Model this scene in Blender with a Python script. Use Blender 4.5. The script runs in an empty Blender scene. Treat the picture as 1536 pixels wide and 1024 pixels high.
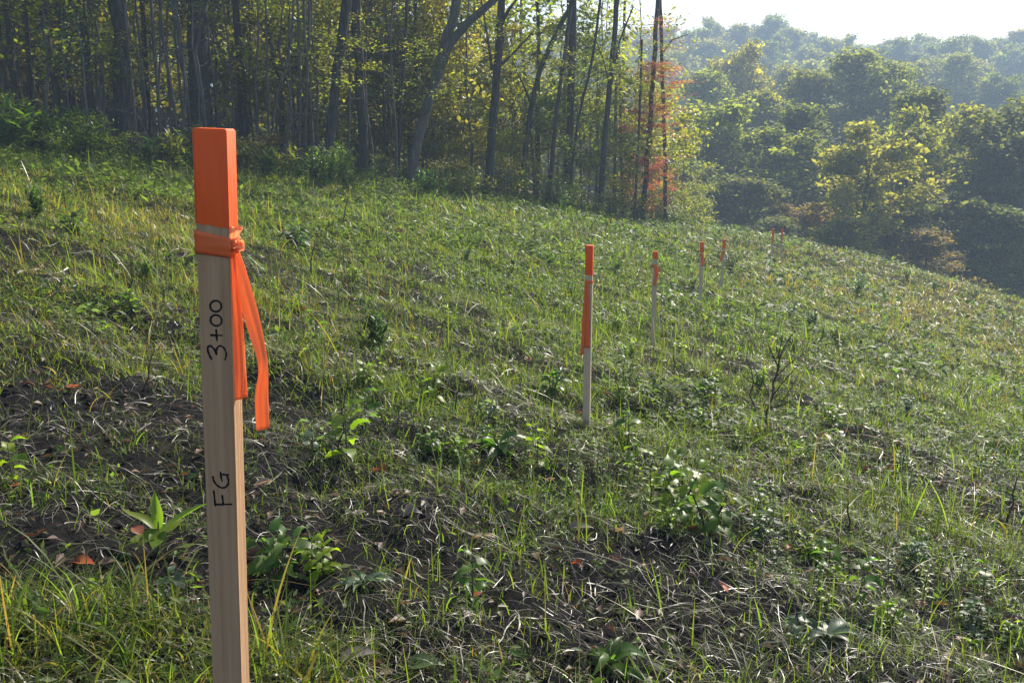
import bpy, math, random
import numpy as np
from mathutils import Matrix, Vector
R = math.radians
S = bpy.context.scene
COL = S.collection
random.seed(5)

# ------------------------------------------------------------------ camera
CZ, FPX, PITCH = 1.4, 1400.0, R(13.1)
SP, CP = math.sin(PITCH), math.cos(PITCH)
cam = bpy.data.cameras.new('camera'); cam.sensor_width = 36; cam.lens = FPX / 1536 * 36
cam.clip_start = 0.05; cam.clip_end = 3000
co = bpy.data.objects.new('camera', cam); COL.objects.link(co)
co.location = (0, 0, CZ); co.rotation_euler = (R(90) - PITCH, 0, 0); S.camera = co

def P(px, py, z):
    """world point at depth z seen at a pixel of the 1536x1024 photograph"""
    u = (px - 768) / FPX; v = (py - 512) / FPX
    return np.array([u * z, z * (CP - v * SP), CZ - z * (SP + v * CP)])

# ------------------------------------------------------------------ terrain
def plane(x, y): return CZ - 1.33 - .22 * x - .054 * y
ctrl = [(-.33, 1.1, CZ - 1.29)]
for x, y in ((-6, -5), (0, -5), (6, -5), (-6, 3), (6, 3), (3, 1), (-3, 1), (10, 8), (14, 12), (-12, 0), (-10, 8), (22, 14), (12, -2), (1, 3), (-1.5, 4)):
    ctrl.append((x, y, plane(x, y)))
for p in ((880, 634, 5.07), (980, 524, 9.2), (1050, 470, 12.9), (1082, 442, 16.4), (1157, 397, 27), (1170, 392, 29),
          (0, 228, 16), (120, 240, 17), (250, 255, 18), (497, 266, 20), (612, 284, 22), (735, 300, 24.5), (845, 315, 27), (905, 328, 29), (1000, 336, 34),
          (1060, 343, 36), (1100, 347, 35), (1180, 360, 34), (1250, 376, 33), (1330, 397, 31), (1400, 419, 30), (1536, 459, 28), (1750, 525, 26),
          (1000, 352, 50), (1100, 378, 50), (1250, 432, 48), (1400, 478, 47), (1536, 513, 46), (1750, 592, 44),
          (0, 205, 32), (300, 225, 34), (600, 258, 38), (850, 300, 46), (-400, 190, 24), (-300, 180, 38)):
    ctrl.append(tuple(P(*p)))
ctrl = np.array(ctrl)
def tps_k(d2):
    return np.where(d2 > 1e-12, .5 * d2 * np.log(np.maximum(d2, 1e-12)), 0)
n = len(ctrl); A = np.zeros((n + 3, n + 3)); b = np.zeros(n + 3)
d2 = ((ctrl[:, None, :2] - ctrl[None, :, :2]) ** 2).sum(-1)
A[:n, :n] = tps_k(d2) + np.eye(n) * 6.0; A[:n, n] = 1; A[:n, n + 1:] = ctrl[:, :2]; A[n:, :n] = A[:n, n:].T; b[:n] = ctrl[:, 2]
TW = np.linalg.solve(A, b)

_perm = np.random.default_rng(3).random(65536)
def vnoise(x, y, s=0):
    xi = np.floor(x).astype(np.int64); yi = np.floor(y).astype(np.int64); fx = x - xi; fy = y - yi
    fx = fx * fx * (3 - 2 * fx); fy = fy * fy * (3 - 2 * fy)
    def h(i, j): return _perm[(i * 7919 + j * 10427 + s * 3331 + (i * j % 97) * 53) % 65536]
    return (h(xi, yi) * (1 - fx) + h(xi + 1, yi) * fx) * (1 - fy) + (h(xi, yi + 1) * (1 - fx) + h(xi + 1, yi + 1) * fx) * fy
def sstep(a, b, x):
    t = np.clip((x - a) / (b - a), 0, 1); return t * t * (3 - 2 * t)
CREST = np.array([(-1500, 80), (300, 90), (720, 84), (850, 62), (1000, 50), (1060, 50), (1130, 41), (1190, 54), (1270, 72), (1330, 62), (1410, 57), (1470, 61), (1536, 54), (1800, 60), (3000, 70)], float)
def gh(x, y):
    x = np.asarray(x, float); y = np.asarray(y, float); sh = x.shape; x = x.ravel(); y = y.ravel()
    near = np.empty_like(x); CH = 60000
    for i in range(0, len(x), CH):
        xx = x[i:i + CH]; yy = y[i:i + CH]
        k = tps_k((xx[:, None] - ctrl[None, :, 0]) ** 2 + (yy[:, None] - ctrl[None, :, 1]) ** 2)
        near[i:i + CH] = k @ TW[:n] + TW[n] + TW[n + 1] * xx + TW[n + 2] * yy
    r = np.hypot(x, y)
    damp = sstep(60, 25, r)
    bump = (vnoise(x * 1.1, y * 1.1, 1) - .5) * .13 + (vnoise(x * 2.9, y * 2.9, 2) - .5) * .1 + (vnoise(x * 8, y * 8, 4) - .5) * .042
    bump += (vnoise(x * 21, y * 21, 5) - .5) * .014 * sstep(14, 5, r)
    near = near + bump * (.35 + .65 * damp)
    px = 768 + 1400 * x / np.maximum(y, 1.)
    cy = np.interp(px, CREST[:, 0], CREST[:, 1])
    topz = CZ - 290 * (SP + (cy - 512) / FPX * CP) - 12.5
    low = -10.5 + vnoise(x / 25, y / 25, 6) * 2
    far = low + (topz - low) * sstep(105, 300, y) + (vnoise(x / 20, y / 20, 7) - .5) * 3 * sstep(100, 200, y)
    far = np.where(y < 20, np.minimum(far, -9), far)
    w = sstep(44, 72, r)
    nc = np.clip(near, -16, 6)
    return (nc * (1 - w) + far * w).reshape(sh)
def g1(x, y): return float(gh(np.array([x]), np.array([y]))[0])
_zs = np.concatenate([np.linspace(1, 12, 400), np.linspace(12.05, 45, 500)])
def G(px, py):
    """ground point seen at a pixel"""
    u = (px - 768) / FPX; v = (py - 512) / FPX
    X = u * _zs; Y = _zs * (CP - v * SP); Z = CZ - _zs * (SP + v * CP)
    below = np.nonzero(Z < gh(X, Y))[0]
    i = below[0] if len(below) else len(_zs) - 1
    return np.array([X[i], Y[i], g1(X[i], Y[i])])

# ------------------------------------------------------------------ mesh helpers
def mk(name, V, F, mats, mi=None, smooth=False):
    me = bpy.data.meshes.new(name); V = np.asarray(V, np.float32).reshape(-1, 3)
    if not isinstance(F, (list, tuple)): F = [F]
    F = [np.asarray(f, np.int32) for f in F if len(f)]
    me.vertices.add(len(V)); me.vertices.foreach_set('co', V.ravel())
    loops = np.concatenate([f.ravel() for f in F]); tot = np.concatenate([np.full(len(f), f.shape[1], np.int32) for f in F])
    me.loops.add(len(loops)); me.loops.foreach_set('vertex_index', loops)
    me.polygons.add(len(tot)); st = np.concatenate([[0], np.cumsum(tot)[:-1]]).astype(np.int32)
    me.polygons.foreach_set('loop_start', st)
    if mi is not None: me.polygons.foreach_set('material_index', np.asarray(mi, np.int32))
    if smooth: me.polygons.foreach_set('use_smooth', np.ones(len(tot), bool))
    for m in (mats if isinstance(mats, (list, tuple)) else [mats]): me.materials.append(m)
    me.update(calc_edges=True)
    return me
class MB:
    def __init__(s): s.V = []; s.F = {3: [], 4: []}; s.M = {3: [], 4: []}; s.n = 0
    def add(s, V, F, m=0):
        V = np.asarray(V, float).reshape(-1, 3); F = np.asarray(F, int)
        if len(F) == 0: return
        s.V.append(V); k = F.shape[1]; s.F[k].append(F + s.n); s.M[k].append(np.full(len(F), m)); s.n += len(V)
    def mesh(s, name, mats, smooth=True):
        F = [np.concatenate(s.F[k]) for k in (3, 4) if s.F[k]]; M = np.concatenate([np.concatenate(s.M[k]) for k in (3, 4) if s.M[k]])
        return mk(name, np.concatenate(s.V), F, mats, M, smooth)
def tube(pts, rad, seg=6, cap=True):
    pts = np.asarray(pts, float); rad = np.broadcast_to(np.asarray(rad, float), (len(pts),))
    T = np.gradient(pts, axis=0); T /= np.linalg.norm(T, axis=1, keepdims=True) + 1e-9
    ref = np.array([1., 0, 0]) if abs(T[0, 0]) < .8 else np.array([0, 1., 0])
    U = ref[None] - T * (T @ ref)[:, None]; U /= np.linalg.norm(U, axis=1, keepdims=True) + 1e-9
    W = np.cross(T, U); a = np.arange(seg) * 2 * math.pi / seg
    V = pts[:, None] + rad[:, None, None] * (U[:, None] * np.cos(a)[None, :, None] + W[:, None] * np.sin(a)[None, :, None])
    k = len(pts); i, j = np.meshgrid(np.arange(k - 1), np.arange(seg), indexing='ij'); j2 = (j + 1) % seg
    F = np.stack([i * seg + j, i * seg + j2, (i + 1) * seg + j2, (i + 1) * seg + j], -1).reshape(-1, 4)
    return V.reshape(-1, 3), F
def leaves(rng, C, D, N, L, W, fold=.25):
    """diamond leaves of two faces folded along the midrib"""
    D = D / (np.linalg.norm(D, axis=1, keepdims=True) + 1e-9); Sd = np.cross(D, N); Sd /= np.linalg.norm(Sd, axis=1, keepdims=True) + 1e-9
    Nn = np.cross(Sd, D); L = np.broadcast_to(L, (len(C),))[:, None]; W = np.broadcast_to(W, (len(C),))[:, None]
    b = C - D * L * .5; t = C + D * L * .5; mid = C - D * L * .06 + Nn * fold * W * .5
    V = np.stack([b, mid + Sd * W * .5, t, mid - Sd * W * .5], 1).reshape(-1, 3)
    o = np.arange(len(C))[:, None] * 4
    F = np.concatenate([o + np.array([[0, 1, 2]]), o + np.array([[0, 2, 3]])])
    return V, F
def blades(rng, base, h, w, az, lean, curl, seg=3, flat=0):
    """grass blades: bent tapering ribbons"""
    n = len(base); t = np.linspace(0, 1, seg + 1)[None, :, None]
    d = np.stack([np.cos(az), np.sin(az), np.zeros(n)], 1)[:, None]; h = h[:, None, None]; lean = lean[:, None, None]; curl = curl[:, None, None]
    hor = h * (lean * t + curl * t * t); up = h * (t * np.sqrt(np.maximum(1 - lean * lean, .05)) - curl * .55 * t ** 2.2)
    c = base[:, None] + d * hor + np.array([0, 0, 1.]) * up
    aw = az + math.pi / 2 + rng.normal(0, .5, n); s = np.stack([np.cos(aw), np.sin(aw), np.zeros(n)], 1)[:, None]
    ww = w[:, None, None] * (1 - t ** 1.6 * .93) * (.7 + .6 * np.minimum(t * 3, 1) * .5)
    V = np.stack([c - s * ww * .5, c + s * ww * .5], 2).reshape(n, -1, 3)
    k = np.arange(seg)[:, None] * 2 + np.array([[0, 1, 3, 2]])
    F = (np.arange(n)[:, None, None] * (2 * (seg + 1)) + k[None]).reshape(-1, 4)
    return V.reshape(-1, 3), F
def ob(name, me, parent=None, loc=None, rz=0, sc=1, color=None):
    o = bpy.data.objects.new(name, me); COL.objects.link(o)
    if parent is not None: o.parent = parent
    if loc is not None: o.location = loc
    o.rotation_euler[2] = rz
    o.scale = sc if isinstance(sc, (tuple, list)) else (sc, sc, sc)
    if color is not None: o.color = (*color, 1)
    return o
def tag(o, label, cat, group=None):
    o['label'] = label; o['category'] = cat
    if group: o['group'] = group
    return o
def empty(name, loc, label, cat, group=None, rz=0, sc=1):
    return tag(ob(name, None, None, loc, rz, sc), label, cat, group)
def kind(o, k): o['kind'] = k; return o

# ------------------------------------------------------------------ materials
def newmat(name):
    m = bpy.data.materials.new(name); m.use_nodes = True; nt = m.node_tree; nt.nodes.clear()
    return m, nt, nt.nodes.new('ShaderNodeOutputMaterial'), lambda t, **k: _nd(nt, t, k)
def _nd(nt, t, k):
    nd = nt.nodes.new(t)
    for a, v in k.items(): setattr(nd, a, v)
    return nd
def leafmat(name, col, trans, tcol, rough=.45, spec=.4, hv=.05, vv=.5, objcol=False, sat=1.):
    m, nt, out, N = newmat(name); L = nt.links.new
    geo = N('ShaderNodeNewGeometry')
    base = N('ShaderNodeRGB'); base.outputs[0].default_value = (*col, 1); src = base.outputs[0]
    if objcol:
        oi = N('ShaderNodeObjectInfo'); src = oi.outputs['Color']
    mr = N('ShaderNodeMapRange'); mr.inputs['To Min'].default_value = 1 - vv; mr.inputs['To Max'].default_value = 1 + vv; L(geo.outputs['Random Per Island'], mr.inputs['Value'])
    m2 = N('ShaderNodeMath', operation='MULTIPLY'); m2.inputs[1].default_value = 7.31; L(geo.outputs['Random Per Island'], m2.inputs[0])
    m3 = N('ShaderNodeMath', operation='FRACT'); L(m2.outputs[0], m3.inputs[0])
    mh = N('ShaderNodeMapRange'); mh.inputs['To Min'].default_value = .5 - hv; mh.inputs['To Max'].default_value = .5 + hv * .7; L(m3.outputs[0], mh.inputs['Value'])
    hs = N('ShaderNodeHueSaturation'); hs.inputs['Saturation'].default_value = sat; L(mh.outputs[0], hs.inputs['Hue']); L(mr.outputs[0], hs.inputs['Value']); L(src, hs.inputs['Color'])
    p = N('ShaderNodeBsdfPrincipled'); p.inputs['Roughness'].default_value = rough; p.inputs['Specular IOR Level'].default_value = spec; L(hs.outputs[0], p.inputs['Base Color'])
    tr = N('ShaderNodeBsdfTranslucent'); mx = N('ShaderNodeMix', data_type='RGBA', blend_type='MULTIPLY'); mx.inputs[0].default_value = 1
    L(hs.outputs[0], mx.inputs[6]); mx.inputs[7].default_value = (*tcol, 1); L(mx.outputs[2], tr.inputs[0])
    ms = N('ShaderNodeMixShader'); ms.inputs[0].default_value = trans; L(p.outputs[0], ms.inputs[1]); L(tr.outputs[0], ms.inputs[2]); L(ms.outputs[0], out.inputs[0])
    return m
def noisemat(name, stops, scale, rough=.8, spec=.3, bump=.3, bscale=None, stretch=(1, 1, 1), coord='Object', detail=6, extra=None):
    m, nt, out, N = newmat(name); L = nt.links.new
    tc = N('ShaderNodeTexCoord'); mp = N('ShaderNodeMapping'); mp.inputs['Scale'].default_value = stretch; L(tc.outputs[coord], mp.inputs[0])
    nz = N('ShaderNodeTexNoise'); nz.inputs['Scale'].default_value = scale; nz.inputs['Detail'].default_value = detail; nz.inputs['Roughness'].default_value = .65; L(mp.outputs[0], nz.inputs[0])
    cr = N('ShaderNodeValToRGB'); e = cr.color_ramp.elements
    while len(e) < len(stops): e.new(.5)
    for i, (p, c) in enumerate(stops): e[i].position = p; e[i].color = (*c, 1)
    L(nz.outputs[0], cr.inputs[0])
    p = N('ShaderNodeBsdfPrincipled'); p.inputs['Roughness'].default_value = rough; p.inputs['Specular IOR Level'].default_value = spec; L(cr.outputs[0], p.inputs['Base Color'])
    n2 = N('ShaderNodeTexNoise'); n2.inputs['Scale'].default_value = bscale or scale * 3; n2.inputs['Detail'].default_value = 5; L(mp.outputs[0], n2.inputs[0])
    bp = N('ShaderNodeBump'); bp.inputs['Strength'].default_value = bump; bp.inputs['Distance'].default_value = .02; L(n2.outputs[0], bp.inputs['Height']); L(bp.outputs[0], p.inputs['Normal'])
    L(p.outputs[0], out.inputs[0]); m['p'] = p.name
    return m
M = {}
M['tree_leaf'] = leafmat('tree_leaf', (.1, .1, .02), .55, (3.2, 3.1, 1.1), hv=.035, vv=.45, objcol=True, spec=.35)
M['far_leaf'] = leafmat('far_leaf', (.1, .1, .02), .52, (3.1, 3.0, 1.2), hv=.012, vv=.55, objcol=True, spec=.15, rough=.7)
M['grass'] = leafmat('grass', (.082, .118, .024), .5, (2.8, 3.0, .85), hv=.035, vv=.5, spec=.3, rough=.45)
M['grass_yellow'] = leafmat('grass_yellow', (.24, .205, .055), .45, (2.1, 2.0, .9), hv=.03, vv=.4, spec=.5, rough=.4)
M['dry_stalk'] = leafmat('dry_stalk', (.09, .065, .035), .1, (1.3, 1.2, .9), hv=.03, vv=.5, spec=.3, rough=.6)
M['straw'] = leafmat('straw', (.14, .118, .085), .22, (1.5, 1.3, .9), hv=.02, vv=.75, spec=.5, rough=.4, sat=.85)
M['weed'] = leafmat('weed', (.065, .1, .026), .48, (2.9, 3.0, 1.0), hv=.03, vv=.5, spec=.17, rough=.5)
M['plant_leaf'] = leafmat('plant_leaf', (.07, .12, .03), .5, (2.6, 2.9, .9), hv=.02, vv=.3, objcol=True, spec=.35, rough=.42)
M['dead_leaf'] = leafmat('dead_leaf', (.1, .062, .036), .25, (1.6, 1.2, .8), hv=.03, vv=.5, spec=.35, rough=.5)
M['fallen'] = leafmat('fallen', (.12, .08, .05), .3, (1.6, 1.3, 1.), hv=.01, vv=.2, objcol=True, spec=.4, rough=.5)
M['bark'] = noisemat('bark', [(.3, (.02, .018, .016)), (.52, (.06, .056, .05)), (.72, (.125, .118, .108))], 9, .9, .2, .8, 14, (2.2, 2.2, .35))
M['pale_bark'] = noisemat('pale_bark', [(.3, (.05, .046, .041)), (.55, (.12, .112, .1)), (.75, (.2, .19, .175))], 9, .85, .25, .6, 14, (2.2, 2.2, .35))
M['stem'] = noisemat('stem', [(.3, (.035, .025, .018)), (.7, (.1, .07, .045))], 30, .8, .3, .4)
M['green_stem'] = noisemat('green_stem', [(.3, (.05, .07, .02)), (.7, (.1, .09, .03))], 30, .6, .4, .2)
M['wood'] = noisemat('wood', [(.22, (.29, .16, .08)), (.4, (.46, .27, .145)), (.55, (.54, .325, .18)), (.78, (.63, .41, .25))], 75, .75, .25, .3, 300, (1, 1, .022))
M['weathered'] = noisemat('weathered', [(.25, (.52, .39, .24)), (.75, (.68, .53, .36))], 60, .8, .2, .12, 260, (1, 1, .035))
M['paint'] = noisemat('paint', [(.2, (.6, .07, .014)), (.38, (.92, .095, .01)), (.6, (.98, .122, .013)), (.85, (.98, .15, .03))], 35, .55, .35, .15, 240, (1, 1, .12))
M['marker'] = noisemat('marker', [(.3, (.009, .009, .009)), (.7, (.02, .02, .02))], 300, .7, .2, .05)
def ribbon_mat(mix=.5, bc=(.98, .33, .13)):
    m, nt, out, N = newmat('ribbon_plastic'); L = nt.links.new
    tc = N('ShaderNodeTexCoord'); nz = N('ShaderNodeTexNoise'); nz.inputs['Scale'].default_value = 40; mp = N('ShaderNodeMapping'); mp.inputs['Scale'].default_value = (1, 1, .15); L(tc.outputs['Object'], mp.inputs[0]); L(mp.outputs[0], nz.inputs[0])
    bp = N('ShaderNodeBump'); bp.inputs['Strength'].default_value = .35; bp.inputs['Distance'].default_value = .004; L(nz.outputs[0], bp.inputs['Height'])
    p = N('ShaderNodeBsdfPrincipled'); p.inputs['Base Color'].default_value = (*bc, 1); p.inputs['Roughness'].default_value = .38; L(bp.outputs[0], p.inputs['Normal'])
    tr = N('ShaderNodeBsdfTranslucent'); tr.inputs[0].default_value = (1, .42, .18, 1); ms = N('ShaderNodeMixShader'); ms.inputs[0].default_value = mix
    L(p.outputs[0], ms.inputs[1]); L(tr.outputs[0], ms.inputs[2]); L(ms.outputs[0], out.inputs[0]); return m
M['ribbon'] = ribbon_mat(); M['ribbon_wrap'] = ribbon_mat(.15, (.98, .18, .045))
def ground_mat():
    m, nt, out, N = newmat('soil_ground'); L = nt.links.new
    tc = N('ShaderNodeTexCoord')
    def noise(s, d=6):
        a = N('ShaderNodeTexNoise'); a.inputs['Scale'].default_value = s; a.inputs['Detail'].default_value = d; a.inputs['Roughness'].default_value = .7; L(tc.outputs['Object'], a.inputs[0]); return a
    a = noise(14); cr = N('ShaderNodeValToRGB'); e = cr.color_ramp.elements; e[0].position = .3; e[0].color = (.005, .005, .0055, 1); e[1].position = .75; e[1].color = (.027, .0245, .0235, 1); L(a.outputs[0], cr.inputs[0])
    g = noise(1.3, 8); gr = N('ShaderNodeValToRGB'); e = gr.color_ramp.elements; e[0].position = .3; e[0].color = (.022, .027, .009, 1); e[1].position = .7; e[1].color = (.05, .055, .02, 1); L(g.outputs[0], gr.inputs[0])
    ln = N('ShaderNodeVectorMath', operation='LENGTH'); L(tc.outputs['Object'], ln.inputs[0])
    mr = N('ShaderNodeMapRange'); mr.inputs['From Min'].default_value = 6; mr.inputs['From Max'].default_value = 16; L(ln.outputs['Value'], mr.inputs['Value'])
    mx = N('ShaderNodeMix', data_type='RGBA'); L(mr.outputs[0], mx.inputs[0]); L(cr.outputs[0], mx.inputs[6]); L(gr.outputs[0], mx.inputs[7])
    p = N('ShaderNodeBsdfPrincipled'); p.inputs['Roughness'].default_value = 1; p.inputs['Specular IOR Level'].default_value = .04; L(mx.outputs[2], p.inputs['Base Color'])
    b1 = noise(45, 8); bp = N('ShaderNodeBump'); bp.inputs['Strength'].default_value = .9; bp.inputs['Distance'].default_value = .03; L(b1.outputs[0], bp.inputs['Height']); L(bp.outputs[0], p.inputs['Normal'])
    L(p.outputs[0], out.inputs[0]); return m
M['ground'] = ground_mat()

# ------------------------------------------------------------------ ground sheet
ang = np.concatenate([np.arange(-48, 48, .22), np.arange(48, 312, 3.)]); th = np.radians(ang); nr = 330
rr = .35 * (520 / .35) ** (np.arange(nr) / (nr - 1)); rr[0] = .02
TH, RR = np.meshgrid(th, rr); X = RR * np.sin(TH); Y = RR * np.cos(TH); Z = gh(X, Y)
na = len(ang); i, j = np.meshgrid(np.arange(nr - 1), np.arange(na), indexing='ij'); j2 = (j + 1) % na
F = np.stack([i * na + j, i * na + j2, (i + 1) * na + j2, (i + 1) * na + j], -1).reshape(-1, 4)[:, ::-1]
kind(ob('ground', mk('ground', np.stack([X, Y, Z], -1), F, M['ground'], smooth=True)), 'structure')

# ------------------------------------------------------------------ survey stakes
def box_bm(w, d, z0, z1, bev=.0015, inset=0):
    import bmesh
    bm = bmesh.new(); bmesh.ops.create_cube(bm, size=1)
    for v in bm.verts: v.co = Vector((v.co.x * w, v.co.y * d, z0 + (v.co.z + .5) * (z1 - z0)))
    for _ in range(3):
        pass
    if bev: bmesh.ops.bevel(bm, geom=bm.edges[:], offset=bev, segments=2, affect='EDGES')
    return bm
def bm_mesh(bm, name, mat):
    me = bpy.data.meshes.new(name); bm.normal_update(); bm.to_mesh(me); bm.free(); me.materials.append(mat)
    for p in me.polygons: p.use_smooth = False
    return me
def slanted(w, d, z0, z1, ztl, name, mat, slope_bottom=None, bev=.0012):
    """post section whose top (ztl) or bottom edge runs at a slight slant along x"""
    bm = box_bm(w, d, z0, z1, bev); zm = (z0 + z1) / 2
    for v in bm.verts:
        if ztl and v.co.z > zm: v.co.z += ztl * v.co.x / w
        if slope_bottom and v.co.z < zm: v.co.z += slope_bottom * v.co.x / w
    return bm_mesh(bm, name, mat)
def strip(C, Wd, th=.0004):
    """thin film along centre points C with width vectors Wd"""
    C = np.asarray(C, float); Wd = np.asarray(Wd, float)
    def fine(a, k=6):
        n = len(a); t = np.linspace(0, n - 1, (n - 1) * k + 1); i = np.clip(t.astype(int), 0, n - 2); f = (t - i)[:, None]
        p0 = a[np.maximum(i - 1, 0)]; p1 = a[i]; p2 = a[i + 1]; p3 = a[np.minimum(i + 2, n - 1)]
        return .5 * (2 * p1 + (p2 - p0) * f + (2 * p0 - 5 * p1 + 4 * p2 - p3) * f ** 2 + (3 * p1 - p0 - 3 * p2 + p3) * f ** 3)
    C = fine(C); Wd = fine(Wd); k = 11; s = np.linspace(-.5, .5, k)
    T = np.gradient(C, axis=0); Nn = np.cross(T, Wd); Nn /= np.linalg.norm(Nn, axis=1, keepdims=True) + 1e-9
    L_ = np.linspace(0, 1, len(C))[:, None]; ph_ = float(C[-1, 0] * 300 + C[-1, 2] * 40); sc_ = np.linalg.norm(Wd, axis=1)[:, None] / .02
    cup = ((1 - (2 * s[None]) ** 2) * .002 + .0009 * np.sin(s[None] * 13 + ph_ + 2.5 * np.sin(L_ * 5 + ph_)) + .0007 * np.sin(s[None] * 27 + L_ * 9 + ph_) * np.exp(-L_ * 1.5)) * np.minimum(sc_, 2)
    V = C[:, None] + Wd[:, None] * s[None, :, None] + Nn[:, None] * cup[..., None]
    n = len(C); i, j = np.meshgrid(np.arange(n - 1), np.arange(k - 1), indexing='ij')
    F = np.stack([i * k + j, i * k + j + 1, (i + 1) * k + j + 1, (i + 1) * k + j], -1).reshape(-1, 4)
    return V.reshape(-1, 3), F
def film(name, V, F, parent):
    o = ob(name, mk(name, V, F, M['ribbon'], smooth=True), parent)
    md = o.modifiers.new('film', 'SOLIDIFY'); md.thickness = .0005; md.offset = 0
    return o
SW = .038
def stake(base, top, yaw, paint, gap, band, tails, label, wood='wood', slant=0., knot=(.021, -.012), w=SW, d=SW, grp='orange topped survey stakes in a line down the slope'):
    """base/top: world points of the stake's axis; paint etc. are metres down from the top; tails: lists of (x,y,dz from top) centre + (wx,wy,wz) width"""
    ax = Vector(top - base); h = ax.length; zax = ax.normalized()
    xax = Vector((math.cos(yaw), math.sin(yaw), 0)); yax = zax.cross(xax).normalized(); xax = yax.cross(zax)
    mat = Matrix((xax, yax, zax)).transposed().to_4x4(); mat.translation = Vector(base)
    e = empty('survey_stake', (0, 0, 0), label, 'survey stake', grp); e.matrix_world = mat
    ob('post', slanted(w, d, -.25, h, 0, 'post', M[wood]), e)
    rq = np.random.default_rng(int(abs(base[0]) * 1000) + 3); npz = 96; Vp = []
    def ring(o_, zf):
        for q in range(npz):
            t = q / npz * 4; sd = int(t); f = t - sd; c_ = .0016; hw, hd = w / 2 + o_, d / 2 + o_; f2 = min(max(f, .04), .96)
            x, y = [(-hw + 2 * hw * f2, -hd), (hw, -hd + 2 * hd * f2), (hw - 2 * hw * f2, hd), (-hw, hd - 2 * hd * f2)][sd]
            if f < .02: x *= 1 - c_ / hw * .3; y *= 1 - c_ / hd * .3
            Vp.append((x, y, zf(x, q)))
    jg = rq.normal(0, .0005, npz) + .0005 * np.sin(np.arange(npz) * .55 + rq.random() * 6)
    ring(.0004, lambda x, q: h - paint + slant * x / w + jg[q]); ring(.00055, lambda x, q: h - paint + .012 + slant * x / w); ring(.00055, lambda x, q: h - .002); ring(-.0012, lambda x, q: h + .0006)
    i, j = np.meshgrid(np.arange(3), np.arange(npz), indexing='ij'); j2 = (j + 1) % npz; pm = MB()
    pm.add(Vp, np.stack([i * npz + j, i * npz + j2, (i + 1) * npz + j2, (i + 1) * npz + j], -1).reshape(-1, 4)); Vt = np.array(Vp[-npz:]); pm.add(np.vstack([Vt, [[0, 0, h + .0009]]]), [(a_, (a_ + 1) % npz, npz) for a_ in range(npz)])
    ob('painted_tip', pm.mesh('painted_tip', M['paint'], False), e)
    # wrapped band: a slightly crumpled sleeve of film
    rng = np.random.default_rng(int(abs(base[1]) * 100)); b0, b1 = band; nu, nvv = 40, 7; V = []
    for k in range(nvv):
        for q in range(nu):
            t = q / nu * 4; sd = int(t); f = t - sd; hw, hd = w / 2 + .0013, d / 2 + .0013
            x, y = [(-hw + 2 * hw * f, -hd), (hw, -hd + 2 * hd * f), (hw - 2 * hw * f, hd), (-hw, hd - 2 * hd * f)][sd]
            kk = k / (nvv - 1); pinch = 1 - .16 * (1 + x / hw) * .5
            zz = h - b0 - (b1 - b0) * (.5 + (kk - .5) * pinch) + slant * .9 * x / w
            cr = .0013 * math.sin(4.5 * kk * math.pi + x * 70 * (1 - kk)) * (.4 + .6 * f) * (1 if 0 < k < nvv - 1 else .3) + .0008 * math.sin(kk * math.pi) * math.sin(f * math.pi)
            sx, sy = (1 if abs(x) >= hw - 1e-6 else 0) * np.sign(x), (1 if abs(y) >= hd - 1e-6 else 0) * np.sign(y)
            V.append((x + sx * abs(cr), y + sy * abs(cr), zz))
    i, j = np.meshgrid(np.arange(nvv - 1), np.arange(nu), indexing='ij'); j2 = (j + 1) % nu
    F = np.stack([i * nu + j, i * nu + j2, (i + 1) * nu + j2, (i + 1) * nu + j], -1).reshape(-1, 4)
    rb = film('ribbon', V, F, e); rb.data.materials[0] = M['ribbon_wrap']
    # knot: a crumpled lump and a short upward loop
    kx, ky = knot; kz = h - (b0 + b1) / 2; mb = MB()
    t = np.linspace(0, 2 * math.pi, 15); u = np.linspace(0, math.pi, 9); UU, TT = np.meshgrid(u, t, indexing='ij')
    rad = .0052 * (1 + .18 * np.sin(3 * TT + 2 * UU) + .12 * np.cos(5 * TT))
    V = np.stack([kx + rad * np.sin(UU) * np.cos(TT), ky + rad * np.sin(UU) * np.sin(TT), kz + 1.3 * rad * np.cos(UU)], -1).reshape(-1, 3)
    i, j = np.meshgrid(np.arange(8), np.arange(14), indexing='ij'); mb.add(V, np.stack([i * 15 + j, i * 15 + j + 1, (i + 1) * 15 + j + 1, (i + 1) * 15 + j], -1).reshape(-1, 4))
    bl = w * .5
    V, F = strip([(kx, ky, kz), (kx + bl * .1, ky - .002, kz + .012), (kx + bl * .2, ky, kz + (b1 - b0) * .75), (kx - .001, ky + .004, kz + (b1 - b0) * .8)], [(.006, .003, 0), (.01, .004, 0), (.015, .003, -.003), (.012, .006, 0)])
    mb.add(V, F)
    for q_, (a_, b_) in enumerate(((.012, -.004), (-.004, .006), (.004, -.009))):
        V, F = strip([(kx - .002, ky + .003 * q_ - .003, kz - .004), (kx + a_ * .5 + .003, ky - .006, kz + b_), (kx + a_ * .4 + .002, ky + .004, kz + .005 + b_ * .4), (kx - .003, ky + .002, kz)], [(.004, .002, .002), (.009, .004, -.004 + .004 * q_), (.008, -.003, .005), (.004, .002, 0)]); mb.add(V, F)
    ob('knot', mb.mesh('knot', M['ribbon']), rb)
    for tl in tails:
        V, F = strip([(a, b2, h - c) for (a, b2, c), _ in tl], [wv for _, wv in tl])
        rt_ = film('ribbon_tail', V, F, rb)
        if base[1] > 3: rt_.data.materials[0] = M['ribbon_wrap']
    return e, mat, h
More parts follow.
